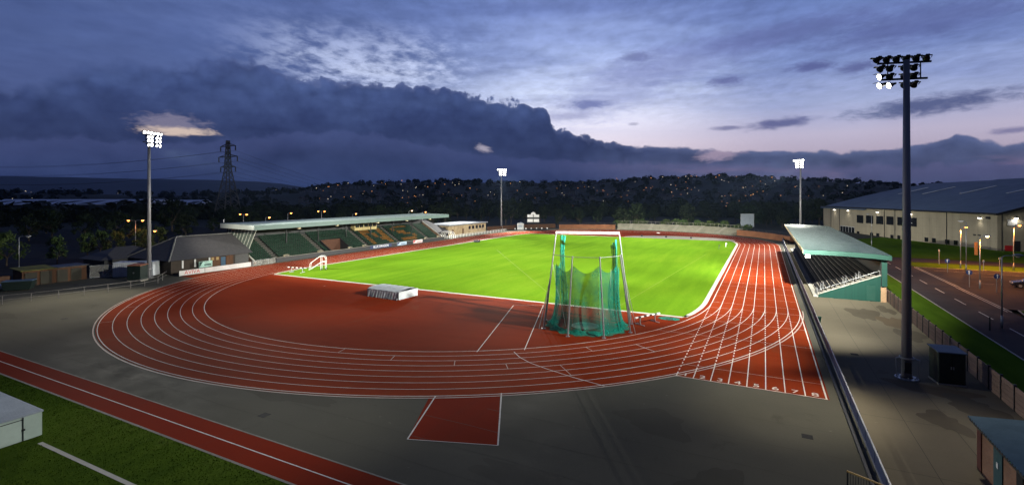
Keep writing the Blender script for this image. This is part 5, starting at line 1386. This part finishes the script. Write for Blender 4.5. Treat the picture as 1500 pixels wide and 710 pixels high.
for i, (x, y, lb) in enumerate([(31.5,128.5,'thin grey marker post on the bank, left of the lit lamp'),(38.6,122.,'thin grey marker post on the bank, right of the junction lamp'),(36.0,120.8,'short pale bollard post beside the junction kerb')]):
    b = MB(); b.tube((0,0,0),(0,0,2.9-i*.5),.05,.05,8); b.box(-.12,.12,-.05,.05,2.6-i*.5,2.95-i*.5); small('marker_post', lb, 'marker post', b, M['offwhite'] if i else M['galv'], (x,y,.004))
b = MB(); b.tube((0,0,0),(0,0,1.3),.06,.06,8); b.tube((0,0,1.3),(0,0,1.36),.08,.03,8); small('verge_post', 'short dark post on the verge behind the panel fence', 'post', b, M['black'], (20.6,67.5,.01))
# left side lamps
for i, (px_, d_, lb, lit, pw, dbl) in enumerate([
    ((-118.3,39.2),6.4,'unlit street lamp in the dark car park at the left',None,0,False),
    ((-124.5,60.6),8.2,'lit orange street lamp left of the left mast, its twin heads apart','orange',260,True),
    ((-117.,59.2),6.2,'lower lit orange street lamp just left of the left mast','orange',260,False)]):
    street_lamp((*px_,0), d_, lb, (1.2,0), lit, R(30), power=pw, double=dbl)
def fld(px, py, dd):
    from math import cos, sin
    k_ = (px-750)/728.; c_, s_ = math.cos(YAW), math.sin(YAW); X_ = k_*dd
    return X_*c_-dd*s_, X_*s_+dd*c_, 13.74-(py-287)/728.*dd
for i, (px, py, dd, dbl, lb, lit) in enumerate([(361,314,128,True,'lit orange twin street lamp behind the near end of the grandstand','orange'),(394,318.5,118,False,'lit orange street lamp just above the grandstand roof near its near end','orange'),(426,312,135,False,'small lit orange lamp behind the grandstand, second from its near end','orange'),
    (475,309.5,150,True,'lit orange twin street lamp behind the middle of the grandstand','orange'),(521,313,150,False,'lit orange street lamp behind the amber seats','orange'),(603,308.5,175,False,'small pale street lamp behind the far end of the grandstand','amber'),(623,310.5,170,False,'lit orange street lamp at the far end of the grandstand roof','orange'),(66,321,190,False,'lit white lamp among the trees at the far left','wallglow')]):
    x, y, z = fld(px, py, dd); street_lamp((x-1.2,y,0), max(4,z-.1), lb, (1.0,0), lit, 0, double=dbl)

# ------------------------------------------------------------------ pylons and lines
def pylon(name_label, loc, H, rz, r=.09):
    t = thing('pylon', name_label, 'pylon', loc, rz)
    def hw(z): 
        f = z/H; return (5.6*(1-f/.62)+1.35*(f/.62)) if f < .62 else 1.35-(f-.62)/.38*.75
    legs = MB(); zs_ = [0]+[H*.62*(1-(1-i/7.)**1.25) for i in range(1,8)]+[H*(.62+.38*i/6.) for i in range(1,7)]
    br = MB()
    for z0, z1 in zip(zs_, zs_[1:]):
        a, c = hw(z0)*H/46, hw(z1)*H/46
        for sx in (-1,1):
            for sy in (-1,1): legs.tube((sx*a,sy*a,z0),(sx*c,sy*c,z1),r*1.4,r*1.4,5)
        for s in (-1,1):
            br.tube((-a,s*a,z0),(c,s*c,z1),r*.7,r*.7,4); br.tube((a,s*a,z0),(-c,s*c,z1),r*.7,r*.7,4); br.tube((s*a,-a,z0),(s*c,c,z1),r*.7,r*.7,4); br.tube((s*a,a,z0),(s*c,-c,z1),r*.7,r*.7,4)
            br.tube((-c,s*c,z1),(c,s*c,z1),r*.6,r*.6,4)
    legs.build('leg_frame', M['pylon'], t, False, True); br.build('lattice', M['pylon'], t, False, True)
    for f, ln_ in ((.93,7.2),(.795,9.),(.665,7.2)):
        z = H*f; w_ = hw(z)*H/46; ln_ *= H/46.
        for s in (-1,1):
            b = MB(); b.tube((s*w_,w_,z),(s*ln_,0,z),r*1.1,r*.9,5); b.tube((s*w_,-w_,z),(s*ln_,0,z),r*1.1,r*.9,5); b.tube((s*w_*.8,0,z+H*.035),(s*ln_,0,z),r*.9,r*.9,5)
            for q in (.3,.6): b.tube((s*(w_+(ln_-w_)*q),w_*(1-q),z),(s*(w_+(ln_-w_)*q),0,z+H*.035*(1-q)),r*.6,r*.6,4)
            ar = b.build('cross_arm', M['pylon'], t, False, True)
            MB().tube((s*ln_,0,z),(s*ln_,0,z-H*.062),r*1.6,r*1.6,6).build('insulator', M['pylon'], ar, False, True)
    return t, [(s*l*H/46., H*f-H*.062) for f, l in ((.93,7.2),(.795,9.),(.665,7.2)) for s in (-1,1)]
PL = fld(334, 320, 290); pz_ = R(26.9-30)
pyl, att = pylon('tall dark lattice pylon behind the grandstand at the left', (PL[0],PL[1],0), 46., R(-2), .22)
P2 = fld(597, 300, 820); py2, att2 = pylon('far small lattice pylon above the grandstand roof', (P2[0],P2[1],-18.), 38., R(-15), .2)
P0 = (PL[0]-330, PL[1]-60)
for i, (u, z) in enumerate(att):
    ca_, sa_ = math.cos(R(-2)), math.sin(R(-2)); p = Vector((PL[0]+u*ca_, PL[1]+u*sa_, z))
    q = Vector((P2[0]+att2[i][0]*.97, P2[1]+att2[i][0]*-.26, att2[i][1]-18))
    o_ = Vector((P0[0]+u*.5, P0[1]-u*.8, z+1.))
    for e, lb in ((q,['upper','upper','middle','middle','lower','lower'][i]+' thin power line from the tall pylon to the far one'),(o_,['upper','upper','middle','middle','lower','lower'][i]+' thin power line from the tall pylon out of view to the left')):
        pts = [p.lerp(e, k_/16.)-Vector((0,0,4*(9. if e is q else 7.)*(k_/16.)*(1-k_/16.))) for k_ in range(17)]
        tag(MB().path(pts, .055, 4).build('power_line', M['black'], None), lb, 'power line', 'power lines, '+lb)

# ------------------------------------------------------------------ warehouses at the far left
def warehouse(px0, px1, dd, ztop, label, nb):
    x0_, y0_, _ = fld(px0, 300, dd); x1_, y1_, _ = fld(px1, 300, dd*1.02); a = Vector((x0_,y0_,0)); c = Vector((x1_,y1_,0)); Lw = (c-a).length
    t = thing('warehouse', label, 'warehouse', a, math.atan2((c-a).y,(c-a).x))
    zb = -15.
    MB().box(0,Lw,0,60,zb,ztop-2.6).build('wall', M['warehousewall'], t, False, True)
    b = MB(); b.prism([(-1.,ztop-2.7),(30,ztop+1.6),(61,ztop-2.7),(61,ztop-3.),(-1.,ztop-3.)], 'x', -1.5, Lw+1.5); b.build('roof', M['warehouseroof'], t, False, True)
    for k_ in range(nb):
        x = Lw*(k_+.5)/nb; b = MB(); b.add([(x-5,2,ztop-2.15),(x+3,2,ztop-2.15),(x+7,20,ztop+.25),(x-1,20,ztop+.25)], [(0,1,2,3)]); b.build('rooflight', M['warehousewall'], t, False, True)
warehouse(-40, 205, 420, 9.2, 'long pale roofed warehouse far off at the left edge', 7)
warehouse(236, 290, 470, 8.2, 'short pale warehouse roof far off right of the left mast', 2)
t_ = thing('gabled_shed', 'dark gabled shed in front of the long warehouse', 'shed', fld(50,310,330)[:2]+(0,), R(40))
MB().prism([(-14,-6),(14,-6),(14,3.5),(0,7.6),(-14,3.5)], 'y', 0, 20).build('wall', M['warehousewall'], t_, False, True); MB().prism([(-15,3.3),(0,7.7),(15,3.3),(15,3.7),(0,8.1),(-15,3.7)], 'y', -1, 21).build('roof', mat('dark_sheet_roof', (.06,.07,.10), .7, .1, .1), t_, False, True)

# ------------------------------------------------------------------ trees
def tree_meshes(seed, H, Wd, leaf, nleaf, shape):
    rg = random.Random(seed); tk = MB(); cr = MB()
    th = H*rg.uniform(.22,.32)
    tk.tube((0,0,-.6),(0,0,th),H*.028,H*.02,7); tips = []
    for i in range(7):
        a = rg.random()*6.28; el_ = rg.uniform(.5,1.2); L = H*rg.uniform(.28,.5)
        p0 = Vector((0,0,th*rg.uniform(.8,1.05))); p1 = p0+Vector((math.cos(a)*math.cos(el_),math.sin(a)*math.cos(el_),math.sin(el_)))*L*.5
        p2 = p1+Vector((math.cos(a+.4)*.6,math.sin(a+.4)*.6,.8))*L*.5
        tk.tube(p0,p1,H*.013,H*.009,5); tk.tube(p1,p2,H*.009,H*.004,5); tips += [p1,p2]
    cl = []
    for i in range(30):
        u = rg.random(); z = th*.85+(H-th*.9)*u
        rad = Wd*(math.sin(PI*min(1,(u*.82+.14)))**.7 if shape == 'round' else (1-u)**.7*(.35+.65*min(1,u*6)))
        a = rg.random()*6.28; q = rad*math.sqrt(rg.uniform(.15,1.))
        cl.append((Vector((q*math.cos(a),q*math.sin(a),z)), Wd*rg.uniform(.22,.42)))
    for i in range(nleaf):
        c, r = cl[rg.randrange(len(cl))]
        d_ = Vector((rg.gauss(0,1),rg.gauss(0,1),rg.gauss(0,.8))); d_.normalize()
        p = c+d_*r*rg.random()**.4
        n_ = (d_+Vector((rg.uniform(-.7,.7),rg.uniform(-.7,.7),rg.uniform(-.3,.9)))).normalized()
        a = n_.cross(Vector((rg.uniform(-1,1),rg.uniform(-1,1),rg.uniform(-1,1)))).normalized(); b_ = n_.cross(a); s = leaf*rg.uniform(.6,1.3)
        cr.add([p-a*s-b_*s*.4,p+b_*s*.7-a*.1*s,p+a*s-b_*s*.3,p-b_*s*.8], [(0,1,2,3)])
    return tk, cr
protos = []
for k_, (H, Wd, leaf, nl, shp) in enumerate([(10,3.9,.30,1700,'round'),(11.5,4.4,.34,1800,'round'),(8.5,3.6,.28,1400,'round'),(13,4.6,.36,1900,'round'),(12,2.9,.30,1500,'cone'),(9,4.4,.30,1600,'round')]):
    tk, cr = tree_meshes(20+k_, H, Wd, leaf, nl, shp)
    a = tk.build('trunk', M['bark']); b = cr.build('crown', M['leaf']); protos.append((a.data, b.data, H))
    bpy.data.objects.remove(a); bpy.data.objects.remove(b)
tk, cr = tree_meshes(77, 6.2, 2.6, .19, 1500, 'round'); a = tk.build('trunk', M['bark']); b = cr.build('crown', M['leafb']); SM = (a.data, b.data, 6.2); bpy.data.objects.remove(a); bpy.data.objects.remove(b)
tk, cr = tree_meshes(91, 2.4, 1.5, .13, 500, 'round'); a = tk.build('stem', M['bark']); b = cr.build('foliage', M['leafb']); SHB = (a.data, b.data, 2.4); bpy.data.objects.remove(a); bpy.data.objects.remove(b)
def plant(loc, pr_, h, label, group, name='tree', cat='tree', parts=('trunk','crown')):
    s = h/pr_[2]
    t = thing(name, label, cat, loc, random.random()*6.28, group); t.scale = (s*random.uniform(.9,1.15),s*random.uniform(.9,1.15),s)
    for n_, me in zip(parts, pr_): o = bpy.data.objects.new(n_, me); COL.objects.link(o); o.parent = t
    return t
rt = random.Random(12)
def tpick(): return protos[rt.randrange(len(protos))]
# belt behind the far bend
for i in range(95):
    px = rt.uniform(640, 1215); dd = rt.uniform(218, 330)
    x, y, _ = fld(px, 300, dd)
    if math.hypot(x-CX, y-CY1) < 57 and y > CY1: continue
    if x > 15 and y > 200 and (x-22.9)*.95+(y-253)*.31 > -9: continue
    ztop = {0: 5.5, 1: 8.}.get(i % 2) + rt.uniform(-2.,2.5)
    if 700 < px < 800: ztop += 3.
    if 985 < px < 1130: ztop += 2.2
    plant((x,y,-.3), tpick(), max(4, ztop), 'dark leafy tree in the belt behind the far bend', 'trees in the belt behind the far bend')
for i in range(9):
    px = [1165,1178,1190,1200,1148,1206,1184,1130,1112][i]; x, y, _ = fld(px, 300, 232+rt.uniform(0,40)); 
    plant((x,y,-.5), tpick(), 11+rt.uniform(-1.5,3), 'dark tree standing between the far mast and the sports hall', 'trees between the far mast and the sports hall')
# left belt beyond the car park
for i in range(85):
    px = rt.uniform(-30, 640); dd = rt.uniform(150, 290) if px < 330 else rt.uniform(190, 300)
    x, y, _ = fld(px, 300, dd); ztop = 7.4+rt.uniform(-2.2,2.3)
    if 225 < px < 262: ztop = 12+rt.uniform(-1,2)
    plant((x,y,-.3), tpick(), ztop, 'dark tree in the belt beyond the western car park', 'trees beyond the western car park')
for (px, py, dd, h, lb) in [(84,386,101,5.2,'small tree in the dark car park beside the unlit lamp'),(128,374,113,5.,'small tree at the back of the car park, left of the pair'),(147,374,115,5.4,'small tree in the car park, left of the lamp lit tree'),(170,378,110,5.6,'small tree lit from above by the orange street lamps'),(10,388,98,6.2,'broad small tree at the left edge of the car park'),(208,372,112,6.,'small tree lit orange just left of the left mast'),(232,366,120,6.,'small tree lit orange just right of the left mast')]:
    x, y, _ = fld(px, py, dd); plant((x,y,0), SM, h, lb, None)
for i in range(26):
    a = R(rt.uniform(48,104)); r = 55.5+rt.uniform(0,3); plant((CX+r*math.cos(a),CY1+r*math.sin(a),.6), SHB, rt.uniform(2.2,3.8), 'leafy shrub along the top of the far terrace', 'shrubs along the top of the far terrace', 'shrub', 'shrub', ('stem','foliage'))
# far wood: one mass of crowns over the valley and along the ridges
wb = MB(); rw = random.Random(31)
def crown_blob(x, y, z, r, h):
    n_ = 34
    for i in range(n_):
        d_ = Vector((rw.gauss(0,1),rw.gauss(0,1),abs(rw.gauss(0,.9)))); d_.normalize(); p = Vector((x,y,z))+Vector((d_.x*r,d_.y*r,d_.z*h))*rw.uniform(.25,1.25)
        a = d_.cross(Vector((rw.uniform(-1,1),rw.uniform(-1,1),rw.uniform(-1,1)))).normalized(); b_ = d_.cross(a); s = r*rw.uniform(.28,.5)
        wb.add([p-a*s-b_*s*.5,p+b_*s-a*.1*s,p+a*s-b_*s*.4,p-b_*s], [(0,1,2,3)])
for i in range(1500):
    a = rw.uniform(-50, 44); dd = 345+1500*rw.random()**1.7
    if dd > 900 and rw.random() < .45 and mn.noise(Vector((a*.3, dd*.004, 2.))) < .05: continue
    x, y = world_at(dd, a); r = rw.uniform(3.5,7.)*(1+dd/2500); crown_blob(x, y, terrain(dd, a)+r*.4, r, rw.uniform(4.,8.)*(1+dd/3000))
for i in range(420):
    a = rw.uniform(-25, 43); dd = rw.uniform(1700,1980); x, y = world_at(dd, a)
    if mn.noise(Vector((a*.5, 3.1, 2.))) < -.15 and rw.random() < .7: continue
    crown_blob(x, y, terrain(dd, a)+1.5, rw.uniform(5,10), rw.uniform(4,11))
struct(wb.build('distant_woods', M['leaf']), 'stuff')

# ------------------------------------------------------------------ town on the hillside
hb = MB(); hb.box(-4.2,4.2,-3.4,3.4,-4,5.2); hr = MB(); hr.prism([(-3.8,5.2),(3.8,5.2),(0,8.)], 'x', -4.5,4.5)
hmB = MB(); hmB.v = list(hb.v); hmB.f = list(hb.f); hmB.m = [0]*len(hb.f); hmB.cur = 1; hmB.add(hr.v, hr.f)
ho = hmB.build('house', [M['house'], M['houseroof']])
tag(ho, 'small pale house among the trees on the far hillside', 'house', 'houses on the far hillside')
rh = random.Random(17); first = True; nh = 0
while nh < 230:
    a = rh.choice([rh.uniform(-23,-3), rh.uniform(-3,8), rh.uniform(5,27), rh.uniform(24,38)]); dd = rh.uniform(900, 1680)
    if mn.noise(Vector((a*.35, dd*.005, 5.))) < -.06: continue
    x, y = world_at(dd, a); o = ho if first else ho.copy()
    if not first: COL.objects.link(o)
    first = False; o.location = (x, y, terrain(dd, a)+1.5); o.rotation_euler = (0,0,R(a)*-1+rh.choice([0,PI/2])+rh.uniform(-.4,.4)); s = rh.uniform(.8,1.35); o.scale = (s,s,s); nh += 1
def town_lamp_proto(m, lb, gname):
    b = MB(); b.tube((0,0,-6),(0,0,0),.12,.08,5); b.cur = 1; b.lathe((0,0,0), [(.001,-.9),(.75,-.45),(.9,0),(.75,.45),(.001,.9)], 8)
    o = b.build('town_lamp', [M['black'], m]); return tag(o, lb, 'street lamp', gname)
lo_ = town_lamp_proto(M['town_o'], 'tiny orange lamp shining among the houses on the far hillside', 'orange lamps on the far hillside')
lw_ = town_lamp_proto(M['town_w'], 'tiny white lamp shining among the houses on the far hillside', 'white lamps on the far hillside')
fo = fw = True; n_ = 0
while n_ < 200:
    r_ = rh.random()
    if r_ < .62: a = rh.uniform(-22, 36); dd = rh.uniform(700, 1650)
    else: a = rh.choice([rh.gauss(11,3.5), rh.gauss(24,3), rh.gauss(-15,3.5)]); dd = rh.uniform(650, 1200)
    if mn.noise(Vector((a*.3, dd*.004, 8.))) < -.1: continue
    x, y = world_at(dd, a); z = terrain(dd, a)+7.5+3.5*rh.random(); sc_ = (.42+.5*rh.random())*dd/1100.
    src, flag = (lo_, fo) if rh.random() < .55 else (lw_, fw)
    o = src if flag else src.copy()
    if not flag: COL.objects.link(o)
    if src is lo_: fo = False
    else: fw = False
    o.location = (x,y,z); o.scale = (sc_,sc_,sc_); n_ += 1
b = MB(); b.cur = 0
wl_ = town_lamp_proto(M['town_w'], 'tiny lamp in the far lights below the blue hill at the left', 'lights below the blue hill'); first = True
for i in range(46):
    px = rh.choice([rh.uniform(0,130), rh.uniform(0,250), rh.uniform(0,470)]); py = rh.uniform(279,297) if px < 250 else rh.uniform(279,290); dd = rh.uniform(1500,1900) if py < 290 else rh.uniform(700,900)
    x, y, z = fld(px, py, dd); a_ = math.degrees(math.atan((px-750)/728.)); z = max(z, terrain(dd/math.cos(R(a_)), a_)+5)
    o = wl_ if first else wl_.copy()
    if not first: COL.objects.link(o)
    first = False; o.location = (x,y,z); s = rh.uniform(.5,1.1)*dd/1500; o.scale = (s,s,s)

# ------------------------------------------------------------------ evening air
hz_m = bpy.data.materials.new('evening_air'); hz_m.use_nodes = True; ht = hz_m.node_tree; ht.nodes.clear()
ho_ = ht.nodes.new('ShaderNodeOutputMaterial'); pv = ht.nodes.new('ShaderNodeVolumePrincipled'); pv.inputs['Density'].default_value = HAZE; pv.inputs['Color'].default_value = (.45,.66,1,1); pv.inputs['Anisotropy'].default_value = .2
ht.links.new(pv.outputs[0], ho_.inputs['Volume'])
if HAZE: struct(MB().box(-9500,9500,-9500,9500,-200,420).build('haze', hz_m), 'stuff')

# ------------------------------------------------------------------ render settings
vs = scene.view_settings; vs.view_transform = 'Standard'; vs.look = 'None'; vs.exposure = 0.; vs.gamma = 1.; vs.use_curve_mapping = False
scene.render.engine = 'CYCLES'
cy_ = scene.cycles
cy_.use_denoising = True
try: cy_.denoiser = 'OPENIMAGEDENOISE'
except Exception: pass
cy_.max_bounces = 5; cy_.diffuse_bounces = 2; cy_.glossy_bounces = 2; cy_.transparent_max_bounces = 16; cy_.volume_bounces = 0
cy_.sample_clamp_indirect = 1.5; cy_.caustics_reflective = False; cy_.caustics_refractive = False
cy_.use_light_tree = True
w.cycles.sampling_method = 'MANUAL'; w.cycles.sample_map_resolution = 256
